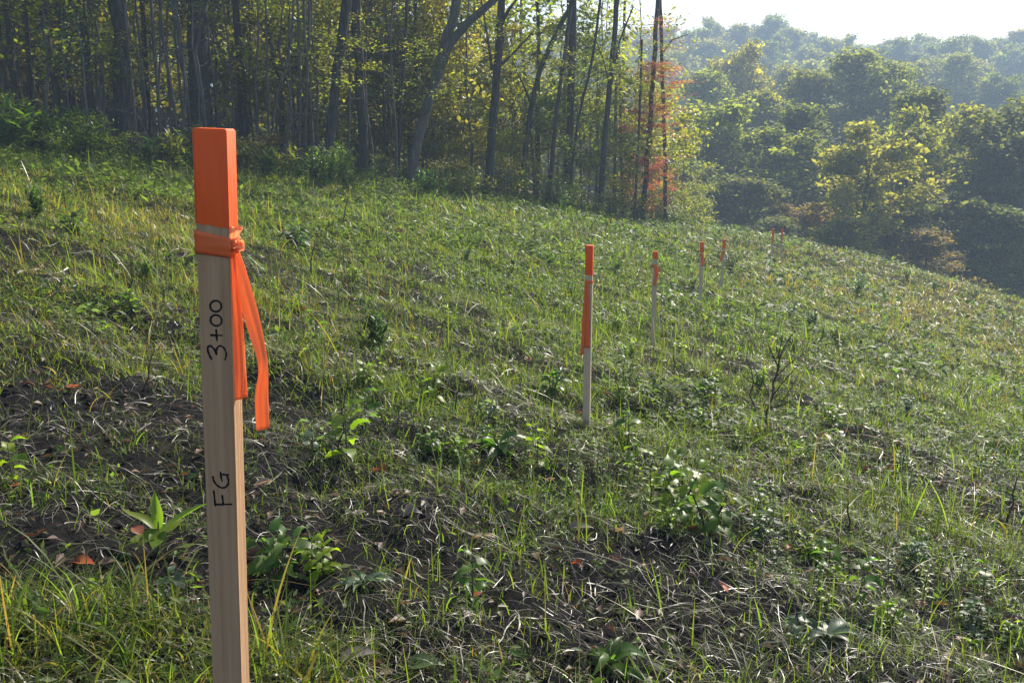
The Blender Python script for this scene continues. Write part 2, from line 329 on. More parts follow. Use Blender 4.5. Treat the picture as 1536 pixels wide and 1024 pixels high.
# nearest stake
topc = P(313.3, 193.5, 1.0635); botc = P(340.5, 1024, 1.2225)
ax = (topc - botc) / np.linalg.norm(topc - botc)
cen = np.array([0, SW / 2, 0])
tl = 0.
bb = topc.copy()
while bb[2] > g1(bb[0], bb[1] + SW / 2): bb = bb - ax * .01
mm = .000765  # metres per photograph pixel on the near stake
def T1(l): return [((x, y, z), w) for x, y, z, w in l]
e1, mat1, h1 = stake(bb + cen, topc + cen, 0., (336 - 193) * .00077, 0, ((346 - 193) * .000775, (380 - 193) * .00078), [
    T1([(.0205, -.011, .132, (.008, .001, 0)), (.0212, -.010, .16, (.011, .003, 0)), (.0218, -.008, .22, (.013, .010, 0)), (.0225, -.006, .28, (.014, .014, 0)), (.0235, -.006, .323, (.015, .012, .002))]),
    T1([(.024, -.012, .134, (.006, -.002, 0)), (.030, -.012, .165, (.013, .002, .004)), (.041, -.012, .215, (.016, .004, .006)), (.0525, -.014, .262, (.011, .006, .004)), (.0555, -.016, .285, (.0125, -.002, .002)), (.0525, -.016, .315, (.0155, .002, 0)), (.0535, -.016, .358, (.0155, .003, .0035))])],
    'tall wooden stake closest to the camera, orange painted tip, lettered 3+00 and FG', slant=-.006, knot=(.0225, -.0125))
# hand lettering: marker strokes laid on the front face
inv1 = np.array(mat1.inverted())
def face(px, py):
    o = np.array([0, 0, CZ, 1]); p = np.append(P(px, py, 1), 1); a = inv1 @ o; q = inv1 @ p; d = q - a
    t = (-SW / 2 - a[1]) / d[1]; r = a + d * t; return np.array([r[0], -SW / 2, r[2]])
def Z1(pts): return [(300 + x * 80 / 683, 430 + y * 120 / 1024) for x, y in pts]
def Z2(pts): return [(300 + x * 80 / 910, 690 + y * 90 / 1024) for x, y in pts]
def ell(cx, cy, rx, ry, tilt=0):
    r = []
    for k in range(25):
        a = k / 24 * 2 * math.pi + .6; x, y = rx * math.cos(a), ry * math.sin(a); r.append((cx + x * math.cos(tilt) - y * math.sin(tilt), cy + x * math.sin(tilt) + y * math.cos(tilt)))
    return r
strokes = [Z1([(147, 922), (120, 870), (103, 820), (102, 775), (125, 754), (155, 770), (190, 810), (212, 868), (208, 830), (222, 780), (255, 756), (295, 770), (325, 815), (338, 865), (322, 930)]),
           Z1([(143, 618), (280, 622)]), Z1([(208, 555), (212, 618), (218, 685)]),
           Z1(ell(207, 430, 74, 68, .5)), Z1(ell(203, 248, 72, 70, .4)),
           Z2([(260, 750), (400, 752), (538, 747)]), Z2([(262, 768), (250, 650), (236, 520)]), Z2([(398, 750), (390, 670), (378, 595)]),
           Z2([(222, 280), (235, 340), (270, 400), (330, 450), (400, 468), (455, 440), (487, 380), (480, 310), (450, 250)]), Z2([(485, 248), (420, 242), (355, 238)]), Z2([(352, 208), (360, 280), (378, 352)])]
mb = MB()
for si, st in enumerate(strokes):
    pts = np.array([face(*p) for p in st])
    def fine(a, k=5):
        n_ = len(a); t = np.linspace(0, n_ - 1, (n_ - 1) * k + 1); i = np.clip(t.astype(int), 0, n_ - 2); f = (t - i)[:, None]
        if n_ < 3: return a[i] * (1 - f) + a[i + 1] * f
        p0 = a[np.maximum(i - 1, 0)]; p1 = a[i]; p2 = a[i + 1]; p3 = a[np.minimum(i + 2, n_ - 1)]
        return .5 * (2 * p1 + (p2 - p0) * f + (2 * p0 - 5 * p1 + 4 * p2 - p3) * f ** 2 + (3 * p1 - p0 - 3 * p2 + p3) * f ** 3)
    pts = fine(pts); pts[:, 1] -= .00025 + .00004 * (si % 3); T = np.gradient(pts, axis=0); T /= np.linalg.norm(T, axis=1, keepdims=True) + 1e-9
    hw = .00128; nrm = np.stack([-T[:, 2], 0 * T[:, 0], T[:, 0]], 1) * (1 + .16 * np.sin(np.arange(len(T)) * .9 + si) + .1 * np.sin(np.arange(len(T)) * 2.3 + si * 2) - .2 * np.linspace(0, 1, len(T)) ** 3)[:, None]
    cap0 = pts[:1] - T[:1] * hw; cap1 = pts[-1:] + T[-1:] * hw; pts = np.concatenate([cap0, pts, cap1]); nrm = np.concatenate([nrm[:1] * .45, nrm, nrm[-1:] * .45])
    V = np.stack([pts - nrm * hw, pts + nrm * hw], 1).reshape(-1, 3); k = np.arange(len(pts) - 1)[:, None] * 2
    mb.add(V, k + np.array([[0, 1, 3, 2]]))
    if si in (4, 10): ob('lettering', mb.mesh('lettering', M['marker'], False), e1); mb = MB()
def far_stake(tp, bp, z, hgt, yaw, paint, band, tails, label, d=.03, w=SW):
    b_ = P(*bp, z); b_[2] = g1(b_[0], b_[1])
    t_ = P(*tp, z - hgt * SP); vv = t_ - b_
    return stake(b_, t_, yaw, paint, 0, band, tails, label, wood='weathered', knot=(-.012, -d / 2 - .002), w=w, d=d)
far_stake((884.5, 368, ), (879.5, 636), 5.07, .93, R(-13), .155, (.182, .198), [
    T1([(-.006, -.020, .19, (.018, 0, 0)), (-.005, -.023, .3, (.026, -.004, 0)), (-.002, -.024, .42, (.027, .004, 0)), (.001, -.022, .54, (.028, .004, 0))]),
    T1([(-.012, -.022, .19, (.012, 0, 0)), (-.017, -.026, .32, (.016, .004, 0)), (-.021, -.028, .46, (.018, .008, 0)), (-.026, -.027, .58, (.018, .01, .012))])],
    'second stake down the line, long orange tail hanging flat against its front')
far_stake((983, 377), (979.5, 524), 9.2, .93, R(-8), .07, (.128, .15), [
    T1([(.004, -.02, .14, (.02, 0, 0)), (.014, -.024, .2, (.024, .005, 0)), (.012, -.024, .27, (.026, .01, 0)), (.0, -.022, .33, (.026, .004, 0))]),
    T1([(.02, -.02, .14, (.016, 0, 0)), (.028, -.024, .18, (.02, .005, 0)), (.022, -.024, .24, (.02, .01, 0))])],
    'third stake down the line with a small orange cap and a short curled ribbon', w=.045)
far_stake((1053, 363), (1049.5, 471), 12.9, .93, R(-10), .14, (.16, .19), [
    T1([(.01, -.02, .18, (.03, 0, 0)), (.02, -.024, .24, (.034, .005, 0)), (.022, -.024, .32, (.032, .01, 0))])],
    'fourth stake, left one of the middle distance pair, pale post with orange tip', w=.05)
far_stake((1086.5, 359), (1081.5, 443), 16.4, .93, R(-10), .16, (.2, .24), [
    T1([(-.02, -.02, .22, (.034, 0, 0)), (-.03, -.024, .3, (.04, .005, 0)), (-.034, -.024, .37, (.036, .01, 0))])],
    'fifth stake, right one of the middle distance pair, beside a dark weed', w=.052)
far_stake((1160, 343), (1157, 397), 27, .95, R(-8), .2, (.24, .28), [
    T1([(-.01, -.02, .26, (.05, 0, 0)), (-.01, -.024, .34, (.05, .005, 0)), (-.03, -.024, .42, (.045, .01, 0))])],
    'sixth stake, left one of the far pair near the crest, ribbon below its tip', w=.06)
far_stake((1173.5, 343.5), (1170.5, 392), 29, .95, R(-8), .26, (.3, .34), [
    T1([(-.01, -.02, .32, (.04, 0, 0)), (-.02, -.024, .36, (.04, .005, 0)), (-.02, -.024, .4, (.036, .01, 0))])],
    'seventh stake, farthest of the line near the crest, thin with orange tip', w=.055)
STK = [np.array(e.matrix_world.translation[:2]) for e in bpy.data.objects if e.name.startswith('survey_stake')]

# ------------------------------------------------------------------ ground cover (uncountable: one object each)
rng = np.random.default_rng(11)
def scatter(n, r0, r1, amin=-42, amax=42, p=1.):
    """points spread so that density falls with distance"""
    u = rng.random(n); r = (r0 ** p + u * (r1 ** p - r0 ** p)) ** (1 / p); a = np.radians(amin + rng.random(n) * (amax - amin))
    return r * np.sin(a), r * np.cos(a), r
BARE = [(G(px, py)[:2], rad) for px, py, rad in ((130, 650, .75), (300, 690, .4), (500, 800, .5), (620, 790, .4), (900, 930, .42), (1010, 900, .4), (420, 620, .3), (120, 800, .3), (1180, 760, .3), (640, 420, .4))]
LUSH = [(G(px, py)[:2], rad) for px, py, rad in ((40, 1000, .28), (180, 1010, .28), (280, 1020, .2), (430, 1015, .17), (10, 930, .2))]
LIT_CREST, LIT_BANK = G(1450, 470), G(60, 300)  # patch centres on crest and left bank where yellow grass colour imitates sunlight
def soilness(x, y):
    s = np.zeros_like(x)
    for (c, rad) in BARE: s = np.maximum(s, sstep(rad * 1.35, rad * .5, np.hypot(x - c[0], (y - c[1]) * .8)))
    return s
def lushness(x, y):
    s = np.zeros_like(x)
    for (c, rad) in LUSH: s = np.maximum(s, sstep(rad * 1.3, rad * .5, np.hypot(x - c[0], y - c[1])))
    return s
def field(x, y):
    """0 under the forest and beyond the crest, 1 on the open slope"""
    px = 768 + 1400 * x / np.maximum(y, .5)
    lim = np.interp(px, [-600, 0, 250, 500, 735, 1000, 1100, 1250, 1400, 1536, 2200], [16, 18, 20, 23, 29, 40, 42, 42, 40, 38, 34])
    return sstep(lim + 2.5, lim - 1, y)
# dry stalks and roots lying on the soil
def straw_layer(n, r0, r1, p, wid, ln, seg):
    x, y, r = scatter(n, r0, r1, p=p); keep = (rng.random(n) < field(x, y) * (.12 + .88 * sstep(.25, .75, vnoise(x * 2.2, y * 2.2, 9) * .6 + vnoise(x * 6.5, y * 6.5, 19) * .4)) * (1 - .55 * soilness(x, y))); x, y = x[keep], y[keep]; n = len(x)
    hd = rng.random(n) * 2 * math.pi; L_ = ln * np.exp(rng.normal(0, .5, n)); pts = np.zeros((n, seg + 1, 3)); cx, cy = x.copy(), y.copy(); dh = rng.normal(0, .55, n)
    z0 = rng.random(n) ** 2 * .035; arch = rng.random(n) ** 3 * L_ * .3
    for k in range(seg + 1):
        pts[:, k, 0] = cx; pts[:, k, 1] = cy; t = k / seg
        pts[:, k, 2] = gh(cx, cy) + .004 + z0 * (1 - .5 * t) + arch * 4 * t * (1 - t)
        hd = hd + dh * 1.2 / seg + rng.normal(0, .75, n) / seg ** .5 * .5; cx = cx + np.cos(hd) * L_ / seg; cy = cy + np.sin(hd) * L_ / seg
    T = np.gradient(pts, axis=1); s = np.stack([-T[..., 1], T[..., 0], rng.normal(0, .6, n)[:, None] * np.linalg.norm(T[..., :2], axis=-1)], -1); s /= np.linalg.norm(s, axis=-1, keepdims=True) + 1e-9
    w = (wid * np.exp(rng.normal(0, .45, n)))[:, None, None] * (1 - .6 * np.linspace(0, 1, seg + 1) ** 2)[None, :, None]
    V = np.stack([pts - s * w / 2, pts + s * w / 2], 2).reshape(-1, 3); k = np.arange(seg)[:, None] * 2 + np.array([[0, 1, 3, 2]])
    return V, (np.arange(n)[:, None, None] * (2 * (seg + 1)) + k[None]).reshape(-1, 4)
mb = MB()
for a in ((52000, 1.5, 5.5, 1.3, .0016, .075, 8), (40000, 5, 11, 1.4, .0026, .1, 5), (26000, 10, 24, 1.5, .005, .15, 3)):
    V, F = straw_layer(*a); mb.add(V, F)
kind(ob('straw', mb.mesh('straw', M['straw'])), 'stuff')
# green and yellowing grass, with sunlit patches imitated by extra yellow blades
def near_stake(x, y):
    m_ = np.zeros_like(x)
    for s in STK: m_ = np.maximum(m_, np.hypot(x - s[0], y - s[1]) < .05)
    return m_ > 0
def grass_layer(n, r0, r1, p, h, w, seg, tuft, base=.6):
    x, y, r = scatter(n // tuft, r0, r1, p=p)
    dens = np.clip(base + 1.25 * (vnoise(x * .9, y * .9, 12) - .35) + .7 * (vnoise(x * 3.1, y * 3.1, 13) - .5) + .5 * sstep(6, 13, r), .03, 1)
    dens = np.maximum(dens * (1 - .8 * soilness(x, y)), lushness(x, y) * 1.0) * field(x, y)
    keep = rng.random(len(x)) < dens; x, y = x[keep], y[keep]; hs = .6 + .8 * vnoise(x * 1.7, y * 1.7, 14) + .5 * lushness(x, y)
    x = np.repeat(x, tuft); y = np.repeat(y, tuft); hs = np.repeat(hs, tuft); spread = .012 + .02 * rng.random(len(x)); x = x + rng.normal(0, 1, len(x)) * spread; y = y + rng.normal(0, 1, len(x)) * spread
    k2 = ~near_stake(x, y); x, y, hs = x[k2], y[k2], hs[k2]; n = len(x)
    H = h * hs * np.exp(rng.normal(0, .42, n)); Wd = w * np.exp(rng.normal(0, .35, n)) * (H / h) ** .3
    V, F = blades(rng, np.stack([x, y, gh(x, y) - .004], 1), H, Wd, rng.random(n) * 6.2832, np.clip(rng.normal(.4, .28, n), -.2, .9), np.clip(rng.normal(.42, .32, n), 0, 1), seg)
    yel = (rng.random(n) < np.clip(.05 + .3 * (vnoise(x * .6, y * .6, 15) - .3) + .55 * sstep(9, 3, np.hypot(x - LIT_CREST[0], (y - LIT_CREST[1]) * .6)) + .3 * sstep(3.5, 1, np.hypot(x - LIT_BANK[0], y - LIT_BANK[1])), .02, .7)).astype(int)
    return V, F, np.repeat(yel, seg)
Vs, Fs, Ms, off = [], [], [], 0
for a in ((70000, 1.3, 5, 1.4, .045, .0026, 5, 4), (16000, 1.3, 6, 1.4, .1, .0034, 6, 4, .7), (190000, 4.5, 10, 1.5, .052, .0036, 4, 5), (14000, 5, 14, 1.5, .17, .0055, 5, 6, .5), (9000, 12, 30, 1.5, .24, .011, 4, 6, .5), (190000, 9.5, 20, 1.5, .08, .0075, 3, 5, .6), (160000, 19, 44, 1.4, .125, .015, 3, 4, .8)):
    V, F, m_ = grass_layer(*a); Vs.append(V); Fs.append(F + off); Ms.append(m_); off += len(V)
# lusher long blades in the near left corner
c = np.concatenate([np.stack([L_[0][0] + rng.normal(0, L_[1] * .6, 140), L_[0][1] + rng.normal(0, L_[1] * .5, 140)], 1) for L_ in LUSH]); n_ = len(c)
V, F = blades(rng, np.stack([c[:, 0], c[:, 1], gh(c[:, 0], c[:, 1]) - .004], 1),   .13 * np.exp(rng.normal(0, .35, n_)), .0055 * np.exp(rng.normal(0, .3, n_)), rng.random(n_) * 6.28, np.clip(rng.normal(.35, .2, n_), 0, .8), np.clip(rng.normal(.5, .3, n_), 0, 1), 7)
Vs.append(V); Fs.append(F + off); Ms.append(np.repeat((rng.random(n_) < .25).astype(int), 7)); off += len(V)
n_ = 3600; x, y, r = scatter(n_, 6.5, 34, p=1.35); k = rng.random(n_) < field(x, y) * (.25 + .75 * sstep(.4, .7, vnoise(x * .7, y * .7, 33))); x, y = x[k], y[k]; n_ = len(x)   # dry upright stalks
V, F = blades(rng, np.stack([x, y, gh(x, y)], 1), .26 * np.exp(rng.normal(0, .4, n_)), .0035 + .00022 * np.hypot(x, y), rng.random(n_) * 6.28, np.clip(rng.normal(.12, .12, n_), -.1, .5), np.clip(rng.normal(.08, .1, n_), 0, .5), 4)
Vs.append(V); Fs.append(F + off); Ms.append(np.repeat(1 + (rng.random(n_) < .6), 4)); off += len(V)
n_ = 150; x, y, r = scatter(n_, 1.6, 6, p=1.5)
V, F = blades(rng, np.stack([x, y, gh(x, y)], 1), .3 * np.exp(rng.normal(0, .3, n_)), .0034 * np.exp(rng.normal(0, .3, n_)), rng.random(n_) * 6.28, np.clip(rng.normal(.55, .2, n_), 0, .9), np.clip(rng.normal(.8, .25, n_), .3, 1.1), 9)
Vs.append(V); Fs.append(F + off); Ms.append(np.repeat((rng.random(n_) < .6).astype(int), 9)); off += len(V)
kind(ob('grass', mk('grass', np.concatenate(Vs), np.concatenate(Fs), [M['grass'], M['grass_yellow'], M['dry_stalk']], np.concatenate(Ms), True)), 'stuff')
# small broad leaved ground cover between the grass
Vs, Fs, off = [], [], 0
for n_, r0, r1, p, L0, hh in ((60000, 1.4, 7, 1.4, .016, .05), (95000, 5.5, 14, 1.6, .028, .09), (100000, 12, 26, 1.6, .055, .16), (80000, 22, 44, 1.5, .085, .2)):
    x, y, r = scatter(n_ // 7, r0, r1, p=p); d_ = np.clip(1.9 * (vnoise(x * .8, y * .8, 21) - .42) + .8 * (vnoise(x * 2.6, y * 2.6, 22) - .4) + .25 * sstep(8, 16, r), .01, 1) * (1 - .8 * soilness(x, y)) * field(x, y)
    k = rng.random(len(x)) < d_; x, y = np.repeat(x[k], 7), np.repeat(y[k], 7); m_ = len(x); hh2 = np.repeat(.4 + 1.2 * rng.random(k.sum()), 7)
    x = x + rng.normal(0, L0 * 1.3, m_); y = y + rng.normal(0, L0 * 1.3, m_); C = np.stack([x, y, gh(x, y) + .01 + hh * hh2 * rng.random(m_)], 1)
    a = rng.random(m_) * 6.28; D = np.stack([np.cos(a), np.sin(a), rng.normal(.15, .45, m_)], 1); N_ = np.stack([rng.normal(0, .4, m_), rng.normal(0, .4, m_), np.ones(m_)], 1)
    L_ = L0 * np.exp(rng.normal(0, .35, m_)); V, F = leaves(rng, C, D, N_, L_ * 1.5, L_ * .62); Vs.append(V); Fs.append(F + off); off += len(V)
kind(ob('ground_cover', mk('ground_cover', np.concatenate(Vs), np.concatenate(Fs), M['weed'])), 'stuff')
# crumbled dead leaves and chips
Vs, Fs, off = [], [], 0
for n_, r0, r1, L0 in ((6000, 1.4, 7, .024), (4000, 6, 16, .04), (30000, 15, 48, .1)):
    x, y, r = scatter(n_, r0, r1, p=1.5); k = (rng.random(n_) < field(x, y)) if r1 < 20 else ((field(x, y) < .5) & (x < 6)); x, y = x[k], y[k]; m_ = len(x); a = rng.random(m_) * 6.28
    D = np.stack([np.cos(a), np.sin(a), rng.normal(0, .3, m_)], 1); N_ = np.stack([rng.normal(0, .5, m_), rng.normal(0, .5, m_), np.ones(m_)], 1); L_ = L0 * np.exp(rng.normal(0, .5, m_))
    V, F = leaves(rng, np.stack([x, y, gh(x, y) + .012], 1), D, N_, L_, L_ * .55, .8); Vs.append(V); Fs.append(F + off); off += len(V)
kind(ob('leaf_litter', mk('leaf_litter', np.concatenate(Vs), np.concatenate(Fs), M['dead_leaf'])), 'stuff')
# soil clods
cl = MB(); rc = np.random.default_rng(31)
ico = np.array([(0, 0, 1), (.89, 0, .45), (.28, .85, .45), (-.72, .53, .45), (-.72, -.53, .45), (.28, -.85, .45), (.72, .53, -.45), (-.28, .85, -.45), (-.89, 0, -.45), (-.28, -.85, -.45), (.72, -.53, -.45), (0, 0, -1)])
icf = np.array([(0, 1, 2), (0, 2, 3), (0, 3, 4), (0, 4, 5), (0, 5, 1), (1, 6, 2), (2, 7, 3), (3, 8, 4), (4, 9, 5), (5, 10, 1), (6, 7, 2), (7, 8, 3), (8, 9, 4), (9, 10, 5), (10, 6, 1), (11, 7, 6), (11, 8, 7), (11, 9, 8), (11, 10, 9), (11, 6, 10)])
x, y, r = scatter(16000, 1.5, 9, p=1.5); k = rng.random(16000) < (.1 + .9 * soilness(x, y)); x, y = x[k], y[k]; z = gh(x, y)
s_ = .006 * np.exp(rc.normal(0, .55, len(x))); V = (ico[None] * (1 + rc.normal(0, .25, (len(x), 12, 1)))) * s_[:, None, None] * np.array([1.2, 1, .8]) + np.stack([x, y, z], 1)[:, None]
kind(ob('soil_crumbs', mk('soil_crumbs', V.reshape(-1, 3), (np.arange(len(x))[:, None, None] * 12 + icf[None]).reshape(-1, 3), M['ground'])), 'stuff')

# ------------------------------------------------------------------ individual weeds, stems, fallen leaves
def bigleaf(mb, base, az, el, L_, W_, droop=.5, fold=.3, shape='oval', tooth=0, m=0, n_=10, roll=0):
    t = np.linspace(0, 1, n_ + 1); prof = {'oval': np.sin(np.pi * t ** .66) ** 1.05, 'lance': np.sin(np.pi * t ** .65) ** 1.2, 'heart': np.sin(np.pi * np.clip(t * .92 + .08, 0, 1) ** .55) ** .8}[shape]
    prof = np.maximum(prof, .03); prof[-1] = .01
    if tooth: prof = prof * (1 + tooth * (np.arange(n_ + 1) % 2 - .5))
    e = el - droop * t * 1.6; ds = L_ / n_; hor = np.concatenate([[0], np.cumsum(np.cos(e[:-1]) * ds)]); ver = np.concatenate([[0], np.cumsum(np.sin(e[:-1]) * ds)])
    d = np.array([math.cos(az), math.sin(az), 0]); s = np.array([-math.sin(az), math.cos(az), 0]); up = np.array([0, 0, 1.])
    s = s * math.cos(roll) + up * math.sin(roll)
    c = np.asarray(base) + hor[:, None] * d + ver[:, None] * up; nrm = -np.sin(e)[:, None] * d + np.cos(e)[:, None] * up
    ph_ = (base[0] * 91 + az * 7.7 + el * 3.1) % 6.28; c = c + (s * (np.sin(t * 3.1 + ph_) * .09 * t) [:, None] + up * (np.sin(t * 5 + ph_ * 2) * .05 * t)[:, None]) * L_; fold = fold + .35 * np.sin(t * 4.3 + ph_)[:, None]
    hw = (W_ / 2 * prof)[:, None]; V = np.stack([c + s * hw + nrm * hw * fold, c, c - s * hw + nrm * hw * fold], 1).reshape(-1, 3)
    k = np.arange(n_)[:, None] * 3; mb.add(V, np.concatenate([k + np.array([[0, 1, 4, 3]]), k + np.array([[1, 2, 5, 4]])]), m)
def gen_plant(seed, style):
    r = np.random.default_rng(seed); lf, st = MB(), MB()
    if style == 'seedling':        # upright pointed leaves
        st.add(*tube([(0, 0, -.03), (.003, 0, .05), (.008, .002, .11)], [.004, .0035, .002], 6))
        for az, el, L_, W_ in ((2.7, .75, .15, .045), (.35, .6, .17, .045), (1.9, 1.1, .13, .04), (3.6, .1, .1, .07), (5.0, .15, .1, .06), (.9, .3, .1, .06), (4.3, -.1, .09, .06)):
            bigleaf(lf, (.006, .001, .05 + .05 * r.random()), az + r.normal(0, .15), el + r.normal(0, .12), L_, W_ * .85, .25, .35, 'lance')
    elif style in ('leafy', 'dark_leafy', 'heart'):
        nst = 4 if style != 'heart' else 1
        for q in range(nst):
            a = r.random() * 6.28; hgt = (.17 if style != 'heart' else .26) * (.7 + .5 * r.random()); tipx, tipy = .07 * math.cos(a) * (nst > 1), .07 * math.sin(a) * (nst > 1)
            pts = np.array([(0, 0, -.03), (tipx * .4, tipy * .4, hgt * .4), (tipx, tipy, hgt)]); st.add(*tube(pts, [.005, .004, .002], 6))
            nl = 9 if nst > 1 else 8
            for k in range(nl):
                f = .25 + .75 * k / (nl - 1); b_ = pts[0] * (1 - f) + pts[2] * f; az = k * 2.4 + r.random() + q; L_ = (.06 + .06 * r.random()) * (1.15 if style == 'heart' else 1)
                pet = b_ + np.array([math.cos(az), math.sin(az), .5]) * .02; st.add(*tube([b_, pet], [.0015, .001], 4))
                bigleaf(lf, pet, az, .5 - .6 * (1 - f) + r.normal(0, .25), L_, L_ * (.62 if style == 'heart' else .46), .5 + .3 * r.random(), .25, 'heart' if style == 'heart' else 'oval', .22, roll=r.normal(0, .35))
    elif style == 'rosette':
        for k in range(13):
            az = k * 2.4 + r.normal(0, .35); L_ = .06 + .1 * r.random(); bigleaf(lf, (0, 0, .005 + .002 * k), az, .3 + .06 * k * r.random(), L_, L_ * (.2 + .14 * r.random()), .5 + .5 * r.random(), .35, 'lance', .15, roll=r.normal(0, .35))
        st.add(*tube([(0, 0, -.03), (0, 0, .03)], [.005, .004], 6))
    elif style == 'dense':         # rounded dark clump of narrow leaves
        for q in range(16):
            a = r.random() * 6.28; rad = .13 * r.random() ** .5; hgt = .2 + .12 * r.random(); tip = np.array([rad * math.cos(a), rad * math.sin(a), hgt]); st.add(*tube([(0, 0, -.03), tip * .5, tip], [.003, .003, .001], 4))
            for k in range(9):
                f = .2 + .8 * k / 8; bigleaf(lf, tip * f, r.random() * 6.28, r.normal(.5, .4), .08 + .04 * r.random(), .022, .4, .3, 'lance', n_=5)
    elif style == 'stalk':         # single leafy upright stalk
        hgt = .3; pts = np.array([(0, 0, -.03), (.01, .005, .12), (.0, .01, .22), (.012, 0, hgt)]); st.add(*tube(pts, [.004, .0035, .003, .0015], 5))
        for k in range(20):
            f = k / 19; z = .05 + f * .25; bigleaf(lf, (np.interp(z, pts[:, 2], pts[:, 0]), np.interp(z, pts[:, 2], pts[:, 1]), z), k * 2.4, .5 + r.normal(0, .2), .07 * (1.2 - .5 * f), .018, .6, .3, 'lance', n_=5)
    elif style == 'shrublet':
        for q in range(14):
            a = r.random() * 6.28; rad = .3 * r.random() ** .5; tip = np.array([rad * math.cos(a), rad * math.sin(a), .35 + .3 * r.random()]); st.add(*tube([(0, 0, -.05), tip * np.array([.4, .4, .55]), tip], [.006, .004, .0015], 4))
            n2 = 26; f = .25 + .75 * r.random(n2); C = tip[None] * f[:, None] + r.normal(0, .035, (n2, 3)); a2 = r.random(n2) * 6.28
            V, F = leaves(r, C, np.stack([np.cos(a2), np.sin(a2), r.normal(.3, .5, n2)], 1), np.stack([r.normal(0, .4, n2), r.normal(0, .4, n2), np.ones(n2)], 1), .075, .03); lf.add(V, F)
    return lf.mesh(style + '_leaves', M['plant_leaf']), st.mesh(style + '_stem', M['green_stem'] if style not in ('shrublet', 'leafy') else M['stem'])
PM = {s: [gen_plant(40 + 7 * i + len(s), s) for i in range(3)] for s in ('seedling', 'leafy', 'heart', 'rosette', 'dense', 'stalk', 'shrublet')}
def plant(px, py, style, sc, col, label, group='weeds growing on the slope', rz=None, v=0, name=None, loc=None):
    p = loc if loc is not None else G(px, py); lm, sm = PM[style][v % 3]
    nm = name or {'seedling': 'seedling', 'leafy': 'leafy_weed', 'heart': 'broadleaf_weed', 'rosette': 'weed_rosette', 'dense': 'weed_clump', 'stalk': 'weed_stalk', 'shrublet': 'low_shrub'}[style]
    e = empty(nm, p, label, 'shrub' if style == 'shrublet' else 'weed', group, random.random() * 6.28 if rz is None else rz, sc)
    ob('leaves', lm, e, color=col); ob('stem', sm, e)
GRN, LIME, DRK, GREY, YEL = (.07, .13, .022), (.14, .2, .02), (.035, .07, .025), (.09, .13, .085), (.2, .17, .03)
